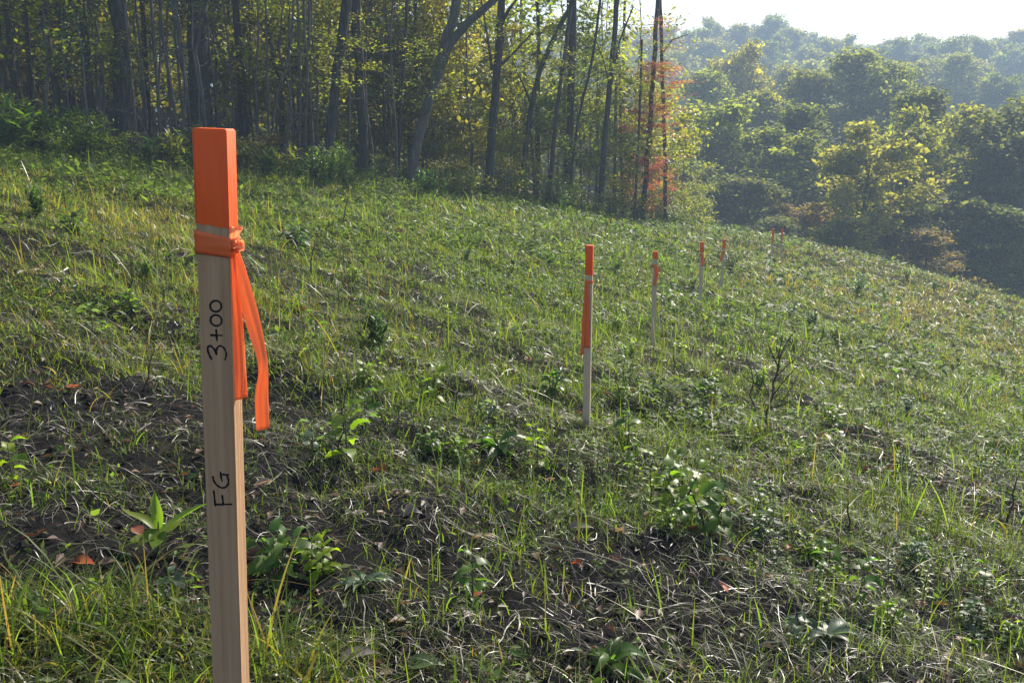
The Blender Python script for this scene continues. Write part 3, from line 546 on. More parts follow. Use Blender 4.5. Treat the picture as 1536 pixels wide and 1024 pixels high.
for a in ((238, 838, 'seedling', 1.0, LIME, 'bright green seedling with upright pointed leaves left of the lettered stake', 0, 0),
          (418, 872, 'leafy', .75, GRN, 'leafy green weed just right of the lettered stake foot', None, 0),
          (478, 868, 'leafy', .6, LIME, 'small toothed light green weed beside the leafy one by the lettered stake', None, 1),
          (521, 698, 'heart', .95, LIME, 'weed with large glowing yellow green leaf on a dark stem', 2.2, 0),
          (470, 690, 'heart', .6, GREY, 'small weed with drooping grey green leaf beside the glowing one', None, 1),
          (652, 608, 'heart', .75, LIME, 'lime green weed with a hanging leaf in the open middle of the slope', None, 2),
          (566, 522, 'dense', .85, DRK, 'dark rounded clump of narrow leaves left of mid slope', None, 0),
          (748, 678, 'rosette', 1.15, GRN, 'wide rosette weed with glossy leaves below the second stake', None, 0),
          (803, 682, 'heart', .55, LIME, 'weed with one round upright yellow green leaf near the wide rosette', None, 0),
          (828, 596, 'leafy', .75, GRN, 'green weed with slim leaves just left of the second stake', None, 2),
          (942, 672, 'heart', .7, GRN, 'small broadleaf weed right of the second stake foot', None, 1),
          (1022, 765, 'leafy', 1.0, LIME, 'large leafy weed with arching pale leaves, taller of two by the stones', None, 0),
          (1062, 800, 'leafy', 1.0, GRN, 'large dark broadleaf weed with a hanging leaf at its right', None, 1),
          (975, 770, 'stalk', .85, LIME, 'yellow green stalk leaning against the large leafy weed', None, 0),
          (545, 885, 'rosette', .85, GREY, 'grey green rosette lying on dark soil in the foreground', None, 1),
          (1240, 965, 'rosette', .95, GREY, 'silvery five pointed rosette in the lower right', None, 2),
          (918, 1010, 'rosette', .9, GRN, 'dark green rosette at the bottom edge', None, 0),
          (1462, 950, 'leafy', .55, GREY, 'small grey green weed near the lower right corner', None, 2),
          (1330, 880, 'stalk', .45, GRN, 'short green sprig on bare litter in the lower right', None, 1),
          (1052, 640, 'leafy', .6, GRN, 'leafy weed at the foot of the bare twiggy stems', None, 1),
          (1285, 446, 'shrublet', 1.0, GRN, 'feathery green shrub on the open slope at right', None, 0),
          (1216, 494, 'dense', .9, DRK, 'dark round weed on the bright slope below the feathery shrub', None, 1),
          (1186, 478, 'dense', .9, GREY, 'grey green weed left of the dark round one', None, 2),
          (1096, 408, 'shrublet', .85, DRK, 'dark weed standing right behind the fifth stake', None, 1),
          (1000, 470, 'leafy', 1.4, GRN, 'green weed between the third and fourth stakes', None, 0),
          (935, 600, 'stalk', .9, DRK, 'dark leafy stalk between the second and third stakes', None, 1),
          (100, 318, 'stalk', 1.5, DRK, 'tall dark stalk on the sunny bank at far left', None, 2),
          (58, 330, 'dense', .9, DRK, 'dark weed clump on the sunny bank at far left', None, 0),
          (112, 355, 'leafy', 1.0, DRK, 'green weed clump below the tall dark stalk', None, 0),
          (560, 262, 'shrublet', 1.4, GRN, 'feathery green shrub at the wood edge in front of the leaning fork', None, 2),
          (445, 378, 'leafy', 1.5, DRK, 'dark weed in the shade behind the ribbon', None, 1),
          (750, 400, 'stalk', 1.6, DRK, 'dark stalk weed in the middle of the far slope', None, 0),
          (800, 372, 'stalk', 1.8, DRK, 'tall dark weed below the forest edge left of the second stake', None, 1),
          (200, 470, 'leafy', .6, GRN, 'sunlit weed on the left bank', None, 2),
          (20, 735, 'heart', .5, LIME, 'pale green weed at the left edge', None, 2),
          (150, 760, 'stalk', .45, GRN, 'tiny sprig on the dark soil left of the seedling', None, 2),
          (260, 920, 'heart', .4, GREY, 'grey round leaved weed in the grass left of the lettered stake', None, 0)):
    plant(a[0], a[1], a[2], a[3], a[4], a[5], rz=a[6], v=a[7])
rp = np.random.default_rng(77); cnt = 0
while cnt < 170:
    px, py = rp.uniform(0, 1536), rp.uniform(330, 1000) ** 1.0
    p = G(px, py); r_ = math.hypot(p[0], p[1])
    if r_ > 32 or r_ < 2.5 or soilness(p[:1], p[1:2])[0] > .4 or field(p[:1], p[1:2])[0] < .7 or near_stake(p[:1] , p[1:2])[0] or abs(px - 335) < 70 or any(abs(px - sx) < 24 and sy - 25 < py < sy + 60 for sx, sy in ((881, 634), (980, 524), (1050, 470), (1083, 442), (1157, 395), (1171, 390))): continue
    st = ('rosette', 'leafy', 'stalk', 'heart', 'dense', 'shrublet')[rp.integers(0, 6 if r_ > 12 else (5 if r_ > 7 else 4))]; sc = {'shrublet': .55, 'rosette': .7}.get(st, 1) * rp.uniform(.3, .55) * (1 + .045 * r_)
    plant(0, 0, st, sc, [GRN, LIME, GRN, GREY, LIME][rp.integers(0, 5)], 'small wild weed scattered among the grass of the slope', 'small weeds scattered over the slope', v=int(rp.integers(0, 3)), loc=p, name='small_weed'); cnt += 1
# bare woody stems
def twig(px, py, toppx, toppy, r0, label, branches=(), name='bare_stem'):
    b_ = G(px, py); z = b_[1] * CP - (b_[2] - CZ) * SP; t_ = P(toppx, toppy, z - .1) - b_; mb = MB(); rr_ = np.random.default_rng(int(px * 7 + py))
    f = np.linspace(0, 1, 7)[:, None]; pts = t_[None] * f; pts[1:-1] += rr_.normal(0, .02 * np.linalg.norm(t_), (5, 3)) * [1, 1, .2]; pts[0] = (0, 0, -.05)
    mb.add(*tube(pts, np.linspace(r0, r0 * .4, 7), 6))
    for (fb, bx, by) in branches:
        s_ = np.array([np.interp(fb, f[:, 0], pts[:, k]) for k in range(3)]); e_ = P(bx, by, z - .1 + rr_.normal(0, .08)) - b_; md = (s_ + e_) / 2 + rr_.normal(0, .015, 3); mb.add(*tube([s_, md, e_], [r0 * .6, r0 * .45, r0 * .25], 5))
    tag(ob(name, mb.mesh('bare_stem', M['stem']), None, b_), label, 'stem', 'bare woody stems')
twig(1150, 640, 1174, 505, .008, 'tallest bare brown stem with forked twigs right of the fourth stake', ((.35, 1200, 545), (.6, 1165, 520), (.5, 1180, 580), (.75, 1190, 500), (.3, 1138, 560), (.55, 1206, 530), (.2, 1188, 600), (.65, 1152, 515)))
twig(1134, 628, 1122, 520, .0065, 'slim bare stem left of the forked twiggy one', ((.5, 1112, 560), (.4, 1134, 555)))
twig(1168, 612, 1196, 565, .006, 'short slanting bare stem right of the forked twiggy one')
twig(1277, 800, 1272, 748, .006, 'short upright brown stick in the lower right litter')
twig(1262, 822, 1246, 765, .003, 'thin crooked stick leaning beside the short upright one', ((.5, 1252, 800),))
twig(1508, 795, 1526, 715, .008, 'dark stick tilting right near the right edge')
twig(193, 455, 199, 388, .006, 'dark upright stem on the left bank beside the lettered stake', ((.4, 190, 420),))
twig(231, 412, 240, 352, .005, 'thinner upright stem next to the lettered stake top')
twig(217, 598, 231, 512, .0045, 'leaning dark stem above the bare soil patch')
twig(507, 690, 519, 555, .0042, 'tall thin dark stem rising behind the glowing leaf weed', ((.55, 511, 600),))
twig(465, 405, 472, 365, .007, 'dark stem right of the orange tip in the shaded grass')
twig(600, 655, 596, 610, .004, 'stubby dark stem in mid slope litter')
twig(682, 620, 690, 560, .004, 'upright dark stem beside the lime weed')
twig(512, 345, 522, 295, .012, 'slender dry stem at the shaded wood edge')
twig(645, 320, 655, 292, .012, 'short dry stem in front of the leaning fork tree')
twig(885, 345, 900, 318, .012, 'slanting dry stem at the wood edge in front of the dark slim trunk')
twig(1012, 560, 1010, 520, .006, 'thin stem right of the third stake')
# fallen leaves that stand out
def fallen(px, py, L_, W_, col, label, style='oval', rz=0, curl=.8):
    p = G(px, py); mb = MB(); rr_ = np.random.default_rng(int(px * 3 + py)); L_, W_ = L_ * .8, W_ * .8
    if style == 'lobed':
        for a, l in ((0, 1), (.75, .8), (-.75, .8), (1.7, .5), (-1.7, .5)): bigleaf(mb, (0, 0, .022), rz + a, .25, L_ * .55 * l, W_ * .5, .25, .35, 'oval', .3)
        mb.add(*tube([(0, 0, .022), (-math.cos(rz) * L_ * .4, -math.sin(rz) * L_ * .4, .012)], [.001, .0008], 4))
    else:
        bigleaf(mb, (-math.cos(rz) * L_ / 2, -math.sin(rz) * L_ / 2, .015), rz, .5, L_, W_, curl * .6, .6, 'oval', .08, roll=rr_.normal(0, .4))
        mb.add(*tube([(-math.cos(rz) * L_ / 2, -math.sin(rz) * L_ / 2, .015), (-math.cos(rz) * L_ * .75, -math.sin(rz) * L_ * .75, .006)], [.001, .0008], 4))
    tag(ob('fallen_leaf', mb.mesh('fallen_leaf', M['fallen']), None, p, color=col), label, 'leaf', 'fallen leaves on the ground')
ORG, RUST, BRN, TAN, GTAN = (.4, .1, .022), (.2, .062, .026), (.11, .05, .026), (.3, .225, .15), (.19, .16, .13)
for a in ((107, 590, .1, .07, ORG, 'bright red orange leaf on the dark soil at left', 'lobed', .2), (22, 742, .06, .045, ORG, 'small orange leaf at the left edge', 'lobed', 1), (205, 808, .07, .05, RUST, 'rust coloured leaf under the bright seedling', 'oval', 2.4),
          (130, 862, .11, .05, ORG, 'orange brown leaf lying in the lower left grass', 'oval', -.3), (572, 716, .1, .055, RUST, 'folded brown and grey leaf below the glowing leaf weed', 'oval', -.7), (396, 738, .11, .05, TAN, 'curled tan leaf right of the FG lettering', 'oval', .1),
          (822, 730, .09, .06, RUST, 'red brown leaf below the wide rosette', 'lobed', .3), (727, 817, .11, .055, TAN, 'curled pale tan leaf in the middle of the foreground', 'oval', -.2), (872, 804, .13, .045, GTAN, 'long grey dry leaf left of the large leafy weed', 'oval', -.15),
          (932, 808, .08, .05, TAN, 'folded pale leaf pointing down near the large leafy weed', 'oval', -.9), (868, 628, .09, .06, BRN, 'dark brown leaf at the foot of the second stake', 'oval', .1), (1084, 893, .07, .03, ORG, 'thin orange leaf standing on edge in the lower right', 'oval', 1.9),
          (1378, 914, .09, .06, RUST, 'rust red leaf in the lower right litter', 'lobed', .4), (1182, 832, .07, .05, RUST, 'brown leaf half hidden right of the large dark weed', 'oval', .8), (1442, 968, .07, .05, RUST, 'brown leaf beside the small grey weed', 'lobed', 2),
          (1518, 945, .08, .05, BRN, 'dark brown leaf in the lower right corner', 'oval', 0), (440, 932, .09, .06, BRN, 'brown leaf with an orange edge right of the lettered stake foot', 'lobed', .5), (716, 900, .045, .03, ORG, 'tiny curled orange leaf on dark soil in the foreground', 'oval', .5),
          (866, 862, .06, .03, ORG, 'small orange yellow leaf on the dark hollow', 'oval', -.9), (1046, 742, .05, .03, ORG, 'orange leaf among the stems of the large weed', 'oval', 1), (640, 1012, .14, .08, (.05, .09, .02), 'broad green leaf lying at the bottom edge', 'oval', 0),
          (540, 1000, .14, .06, GTAN, 'flat pale grey leaf at the bottom edge', 'oval', .1), (1176, 632, .09, .06, ORG, 'orange leaf under the bare twiggy stems', 'lobed', 1), (620, 780, .09, .05, GTAN, 'grey dry leaf left of the pale tan one', 'oval', .2), (535, 780, .08, .06, GTAN, 'torn grey leaf on the dark soil', 'lobed', .2),
          (790, 545, .12, .08, RUST, 'rusty leaf in mid slope grass', 'lobed', 0), (1310, 742, .07, .05, RUST, 'small brown leaf beside the short upright stick', 'oval', .3), (1225, 870, .12, .05, GTAN, 'large grey leaf lying in lower right litter', 'oval', -.3), (1060, 472, .14, .1, BRN, 'dark brown leaf at the foot of the fourth stake', 'lobed', .3), (905, 545, .1, .07, RUST, 'rusty leaf right behind the second stake', 'lobed', .3)):
    fallen(*a)

# ------------------------------------------------------------------ trees
def randdir(r, n): 
    v = r.normal(0, 1, (n, 3)); return v / np.linalg.norm(v, axis=1, keepdims=True)
def gen_tree(seed, H, r0, cb, cr, nl, nsub, nleaf, ls, spread=.4, up=.5, wob=.03, prof=(.55, 1.), lw=.55, trunk=True, droop=0.):
    """trunk + limbs + twigs as wood, leaf faces gathered in clumps along the twigs; returns (trunk MB, limb MB, leaf V, leaf F)"""
    r = np.random.default_rng(seed); tk, lb = MB(), MB()
    t = np.linspace(0, 1, 9); pts = np.stack([np.cumsum(r.normal(0, wob, 9)) * H * .3, np.cumsum(r.normal(0, wob, 9)) * H * .3, t * H], 1); pts[0, :2] = 0
    pts0 = pts.copy(); pts0[0, 2] = -.4
    if trunk: tk.add(*tube(pts0, np.maximum(r0 * (1 - t) ** .75 * np.where(t < .05, 1.35, 1), .012), 8))
    tips, wts = [], []
    for q in range(nl):
        f = cb + (1 - cb) * (q + r.random()) / nl * .98; b_ = np.array([np.interp(f, t, pts[:, k]) for k in range(3)]); g = (f - cb) / (1 - cb)
        ln = cr * (prof[0] + (prof[1] - prof[0]) * math.sin(math.pi * min(1, g * .8 + .25))) * (.7 + .5 * r.random()) * (1 - .45 * g); az = q * 2.4 + r.normal(0, .35); el = up * (.5 + .9 * g) + r.normal(0, .18)
        d = np.array([math.cos(az) * math.cos(el), math.sin(az) * math.cos(el), math.sin(el)]); s = np.linspace(0, 1, 5)[:, None]
        lp = b_ + d * ln * s + np.array([0, 0, 1.]) * ln * (.18 - droop) * s ** 2 + np.cumsum(r.normal(0, .05 * ln, (5, 3)), 0) * s; lr = max(r0 * .38 * (1 - .6 * g), .008)
        lb.add(*tube(lp, np.linspace(lr, lr * .25, 5), 5))
        for w in range(nsub):
            fs = .3 + .7 * r.random(); c = np.array([np.interp(fs, s[:, 0], lp[:, k]) for k in range(3)]); dd = d + r.normal(0, .7, 3); dd[2] = dd[2] * .7 + .1; dd /= np.linalg.norm(dd); l2 = ln * (.25 + .3 * r.random()) * (1.2 - .5 * fs)
            sp = c + dd * l2 * np.linspace(0, 1, 3)[:, None] + r.normal(0, .04 * l2, (3, 3)); lb.add(*tube(sp, [lr * .35, lr * .22, lr * .1], 4))
            for k in (.45, .75, 1.): tips.append(sp[0] * (1 - k) + sp[2] * k); wts.append(r.random() ** 1.5 + .1)
        tips.append(lp[-1]); wts.append(1)
    tips = np.array(tips); wts = np.array(wts); wts /= wts.sum()
    idx = r.choice(len(tips), nleaf, p=wts); C = tips[idx] + r.normal(0, 1, (nleaf, 3)) * spread * np.array([1, 1, .55])
    D = randdir(r, nleaf); D[:, 2] = D[:, 2] * .5 - .25; N_ = r.normal(0, .55, (nleaf, 3)) + np.array([0, 0, 1.])
    L_ = ls * np.exp(r.normal(0, .3, nleaf)); V, F = leaves(r, C, D, N_, L_, L_ * lw); return tk, lb, V, F, pts
def crown_mesh(name, lb, V, F, bark, leaf):
    m = MB()
    if lb.n: m.add(np.concatenate(lb.V), np.concatenate(lb.F[4]), 0)
    m.add(V, F, 1); return m.mesh(name, [bark, leaf], False)
# high canopies that sit above the frame, low leafy saplings, and crowns for the valley trees
CAN = [crown_mesh('canopy', *gen_tree(100 + i, 9, .16, .05, 4.2, 16, 6, 2700, .17, .5, .35)[1:4], M['bark'], M['tree_leaf']) for i in range(4)]
def sapling_set(n, H, nleaf, ls, cr, nl, seed, spread=.22, cb=.12, r0=.035, wob=.035, **k):
    out = []
    for i in range(n):
        tk, lb, V, F, _ = gen_tree(seed + i, H * (.85 + .1 * i), r0, cb, cr, nl, 4, nleaf, ls, spread, .3, wob, (.7, 1.), **k)
        out.append((tk.mesh('sapling_stem', M['pale_bark']), crown_mesh('sapling_leaves', lb, V, F, M['bark'], M['tree_leaf'])))
    return out
SAP = sapling_set(4, 5.2, 3600, .115, 1.7, 16, 200)
SPARSE = sapling_set(3, 5.5, 800, .1, 1.5, 12, 240, cb=.25)
BUSH = sapling_set(3, 1.3, 1100, .085, .8, 14, 260, .16, .05, .018)
GOLD, YGRN, FGRN, DGRN, OLV, RED, BRWN = (.195, .19, .035), (.145, .17, .026), (.095, .13, .025), (.055, .08, .024), (.115, .125, .03), (.24, .075, .045), (.085, .068, .04)
rt = np.random.default_rng(9)
def jit(c, s=.15): return tuple(np.clip(np.array(c) * np.exp(rt.normal(0, s * 1.2)) * np.exp(rt.normal(0, s * .3, 3)), 0, 1))
def edge_depth(px): return float(np.interp(px, [-500, 0, 120, 250, 497, 612, 735, 845, 905, 1000, 1040], [15.5, 16.3, 17.3, 18.3, 20.3, 22.3, 24.8, 27.4, 29.4, 34.3, 36]))
# trunks of the wood edge: pixel path bottom to top, pixel widths, depth offset, label, leaf colour, bark, forks
EDGE = [
    ([(33, 205), (15, 67), (2, -60)], 9, 1.5, 'slim dark leaning trunk, first from the left edge of the wood', OLV, 'bark', ()),
    ([(47, 195), (37, 0)], 9, 2.0, 'slim upright trunk second from the left edge of the wood', OLV, 'bark', ()),
    ([(90, 215), (84, 130), (68, 40), (60, -40)], 12, 1.2, 'dark trunk leaning left behind the leafy overhang at far left', FGRN, 'bark', ()),
    ([(190, 248), (182, 120), (176, 0)], 31, .6, 'broad grey trunk at the wood edge left of the orange stake tip', FGRN, 'bark', ()),
    ([(304, 250), (299, 120), (294, 0)], 37, 2.5, 'thickest dark trunk, rising behind the orange stake tip', DGRN, 'bark', ()),
    ([(492, 266), (500, 150), (520, -10)], 17, .5, 'grey trunk leaning right at the wood edge right of the orange tip', OLV, 'bark', ()),
    ([(547, 283), (541, 150), (534, 0)], 17, 1.0, 'straight grey trunk just left of the leaning fork tree', OLV, 'bark', ()),
    ([(612, 288), (635, 180), (655, 110), (668, 62), (685, -10)], 17, .6, 'forked tree leaning right with its thick second limb sweeping right', GOLD, 'pale_bark', (([(655, 118), (673, 68), (699, 37), (745, -3)], 15),)),
    ([(731, 302), (738, 200), (746, 100), (750, 50), (752, -5)], 14, 0, 'straight dark trunk with thin side branches in the middle of the wood edge', GOLD, 'bark', (([(753, 97), (775, 75), (798, 50)], 4), ([(755, 30), (765, 12), (777, -3)], 6), ([(738, 105), (732, 60), (722, 0)], 5))),
    ([(779, 305), (796, 167), (812, 100), (842, 33), (862, -10)], 9, 1.5, 'slender trunk curving right next to the straight dark trunk', YGRN, 'bark', (([(798, 160), (786, 130), (768, 90)], 3.5),)),
    ([(821, 310), (836, 160), (849, 67), (857, -5)], 7, .5, 'thin trunk leaning right in front of green understory', FGRN, 'bark', ()),
    ([(846, 320), (853, 234), (857, 133), (859, -5)], 13, 1, 'upright brown trunk half hidden by green understory', FGRN, 'bark', ()),
    ([(852, 318), (866, 187), (886, 100), (900, 0)], 5, 0, 'very thin stem leaning right against the upright brown trunk', FGRN, 'bark', ()),
    ([(898, 340), (909, 187), (918, 100), (926, -10)], 10, 0, 'tall dark slim trunk standing forward of the maples', DGRN, 'bark', (([(918, 110), (930, 60), (950, 10)], 4), ([(915, 130), (905, 90), (890, 50)], 3))),
    ([(921, 332), (923, 180), (925, 60)], 5.5, 2, 'thin trunk just right of the tall dark slim one', YGRN, 'bark', ()),
    ([(933, 334), (931, 180), (928, 70)], 5, 3, 'thin trunk second right of the tall dark slim one', YGRN, 'bark', ()),
    ([(951, 334), (958, 200), (963, 60)], 4.5, 0, 'thinnest dark stem left of the red maple', YGRN, 'bark', ()),
    ([(963, 332), (973, 207), (980, 110), (986, 10)], 8.5, .5, 'red maple with scarlet leaves at the right end of the wood', RED, 'bark', ()),
    ([(999, 338), (996, 187), (992, 60), (990, -10)], 6.5, 0, 'rightmost trunk of the wood edge beside the red maple', YGRN, 'bark', (([(994, 80), (1008, 60), (1032, 52)], 2.5),)),
    ([(705, 300), (709, 215)], 5, 0, 'short dark stem left of the straight dark trunk', GOLD, 'bark', ()),
    ([(597, 286), (600, 180), (606, 90), (610, 0)], 5, 1, 'thin stem left of the leaning fork tree', OLV, 'bark', ()),
    ([(575, 284), (577, 200), (573, 60)], 5, 2, 'thin dark stem between the straight grey trunk and the fork tree', OLV, 'bark', ()),
    ([(772, 170), (768, 142), (758, 60), (756, 10)], 4, 5, 'bare thin stem seen against the pale hill behind the dark trunk', GOLD, 'bark', ()),
    ([(243, 232), (236, 130), (229, 45), (225, -20)], 5.5, .5, 'pale sapling stem left of the thickest dark trunk', OLV, 'pale_bark', ()),
    ([(268, 238), (258, 140), (244, 55), (238, -20)], 5.5, .7, 'pale sapling stem leaning left beside the thickest trunk', OLV, 'pale_bark', ()),
    ([(284, 235), (283, 160), (268, 60), (262, -20)], 5, 1.2, 'pale sapling stem touching the thickest trunk', OLV, 'pale_bark', ()),
    ([(309, 205), (305, 150), (293, 75)], 5, .4, 'thin pale stem crossing in front of the thickest trunk', OLV, 'pale_bark', ()),
    ([(152, 218), (150, 160), (154, 90)], 8, .4, 'pale twin stemmed sapling left of the broad grey trunk', OLV, 'pale_bark', (([(152, 200), (158, 150), (150, 80)], 3),)),
    ([(240, 245), (215, 190), (193, 152)], 3.5, .3, 'thin dead pole leaning left against the broad grey trunk', BRWN, 'pale_bark', ()),
    ([(402, 232), (402, 150), (400, 70), (398, 0)], 4.5, .6, 'thin pale stem rising right of the orange stake tip', OLV, 'pale_bark', ()),
    ([(404, 225), (412, 160), (432, 85), (440, 0)], 4.5, .8, 'thin pale stem slanting right beside the upright thin one', OLV, 'pale_bark', ()),
    ([(417, 222), (432, 195), (452, 172)], 3, .3, 'short slanting dead pole right of the orange tip', BRWN, 'pale_bark', ()),
    ([(448, 252), (450, 160), (449, 75), (446, 0)], 5, .4, 'pale stem, left of a close pair before the leaning grey trunk', OLV, 'pale_bark', ()),
    ([(457, 252), (459, 150), (462, 80), (464, 0)], 5, .5, 'pale stem, right of a close pair before the leaning grey trunk', OLV, 'pale_bark', ()),
    ([(471, 250), (466, 160), (459, 95), (455, 0)], 5.5, 1, 'grey stem leaning left before the leaning grey trunk', OLV, 'pale_bark', ()),
    ([(650, 290), (652, 240), (648, 180)], 4, 1.5, 'thin stem in golden understory right of the fork tree foot', GOLD, 'bark', ()),
    ([(803, 312), (800, 250), (794, 190)], 6, 2, 'dark stump like stem beside the slender curving trunk', YGRN, 'bark', ()),
]
for (path, wpx, dz, label, col, bark, forks) in EDGE:
    b0 = path[0]; z = edge_depth(b0[0]) + dz; p0 = G(*b0) if False else P(b0[0], b0[1], z); p0[2] = g1(p0[0], p0[1]) - .05
    pts = [p0] + [P(x, y, z - max(0, (b0[1] - y)) / FPX * z * SP) for x, y in path[1:]]; pts = np.array(pts)
    tall = path[-1][1] <= 10; rad = wpx / FPX * z / 2; wpx = wpx * .9; rad *= .9; H = 11 + 4 * rt.random() + (4 if wpx > 20 else 0)
    rads = [rad * 1.08] + [rad * (1 - .15 * (k / (len(path) - 1))) for k in range(1, len(path))]
    if tall:                                                     # carry the trunk on up to its canopy
        d = (pts[-1] - pts[-2]) / np.linalg.norm(pts[-1] - pts[-2]); d = d * .5 + np.array([0, 0, .5]); d /= np.linalg.norm(d)
        nx = pts[-1] + d * (H - (pts[-1][2] - p0[2])) * .5; pts = np.vstack([pts, nx, nx + np.array([.3 * rt.normal(), .3 * rt.normal(), (H - (pts[-1][2] - p0[2])) * .5])]); rads += [rads[-1] * .75, rads[-1] * .4]
    nm = 'maple_tree' if col == RED else ('tree' if wpx > 7.5 else 'young_tree')
    e = empty(nm, p0, label, 'tree', 'trees along the wood edge'); mb = MB(); q = pts - p0
    # resample smoothly with slight irregularities
    n_ = len(q); t = np.linspace(0, n_ - 1, (n_ - 1) * 5 + 1); i = np.clip(t.astype(int), 0, n_ - 2); f = (t - i)[:, None]
    a0 = q[np.maximum(i - 1, 0)]; a1 = q[i]; a2 = q[i + 1]; a3 = q[np.minimum(i + 2, n_ - 1)]
    qq = .5 * (2 * a1 + (a2 - a0) * f + (2 * a0 - 5 * a1 + 4 * a2 - a3) * f ** 2 + (3 * a1 - a0 - 3 * a2 + a3) * f ** 3); qr = np.interp(t, np.arange(n_), rads) * (1 + rt.normal(0, .04, len(t)))
    qq += rt.normal(0, rad * .12, qq.shape); qr[0] *= 1.35; qq = np.vstack([qq[:1] - [0, 0, .4], qq]); qr = np.concatenate([[qr[0] * 1.2], qr])
    mb.add(*tube(qq, qr, 12 if wpx > 10 else 7))
    for _ in range(int(rt.integers(4, 10)) if len(path) > 2 else 1):                 # thin side twigs
        hz = rt.uniform(.8, 5.5); c0 = np.array([np.interp(hz, qq[:, 2], qq[:, k]) for k in range(3)]); a_ = rt.random() * 6.28; l_ = rt.uniform(.4, 1.5); dd = np.array([math.cos(a_), math.sin(a_), rt.uniform(.1, .9)]) * l_
        tr_ = rt.uniform(.006, .012); mb.add(*tube([c0, c0 + dd * .4 + rt.normal(0, .05, 3), c0 + dd * .75 + rt.normal(0, .07, 3) + [0, 0, .05], c0 + dd], [tr_, tr_ * .8, tr_ * .5, tr_ * .2], 4))
    ob('trunk', mb.mesh('trunk', M[bark]), e)
    for fp, fw in forks:
        fpts = np.array([P(x, y, z - max(0, (b0[1] - y)) / FPX * z * SP - .12 * k) for k, (x, y) in enumerate(fp)]) - p0; fr = fw / FPX * z / 2
        if fw > 10: fpts = np.vstack([fpts, fpts[-1] + (fpts[-1] - fpts[-2]) * 1.5 + [0, 0, 2.], fpts[-1] + (fpts[-1] - fpts[-2]) * 2 + [0, 0, 5.]])
        mb = MB(); mb.add(*tube(fpts, np.linspace(fr, fr * .45, len(fpts)), 8)); ob('limb', mb.mesh('limb', M[bark]), e)
    if tall and wpx > 5.2 and (b0[0] < 560 or rt.random() < .2):
        top = q[-1]; s = (.62 + .3 * rt.random()) * (1.2 if wpx > 12 else .8)
        ob('crown', CAN[rt.integers(0, 4)], e, (top[0], top[1], top[2] - 6.5 * s), rt.random() * 6.28, s, jit(YGRN if col in (OLV, DGRN) else (col if col != RED else YGRN)))
    if tall and wpx > 6:                                          # a low leafy spray on the trunk
        hz = rt.uniform(1.6, 3.2) + (1.5 if b0[0] > 700 else 0); s = rt.uniform(.5, .75); ob('crown', SPARSE[rt.integers(0, 3)][1], e, (np.interp(hz, qq[:, 2], qq[:, 0]), np.interp(hz, qq[:, 2], qq[:, 1]) - .4, hz - .8), rt.random() * 6.28, (s, s, s * .5), jit(YGRN if rt.random() < .6 else FGRN, .1))
    if col == RED:
        for hz, s, cc in ((.7, .5, RED), (1.6, .62, RED), (2.4, .8, RED), (3.6, .85, RED), (4.6, .7, YGRN), (5.4, .6, RED), (2.9, -.55, RED), (4.4, -.5, (.26, .1, .04)), (1.3, -.5, RED)): ob('crown', (SPARSE if s > 0 else SAP)[rt.integers(0, 3)][1], e, (np.interp(hz + 1, qq[:, 2], qq[:, 0]), np.interp(hz + 1, qq[:, 2], qq[:, 1]) - .3, hz), rt.random() * 6.28, (abs(s) * 1.15, abs(s) * 1.15, abs(s) * .42), cc)
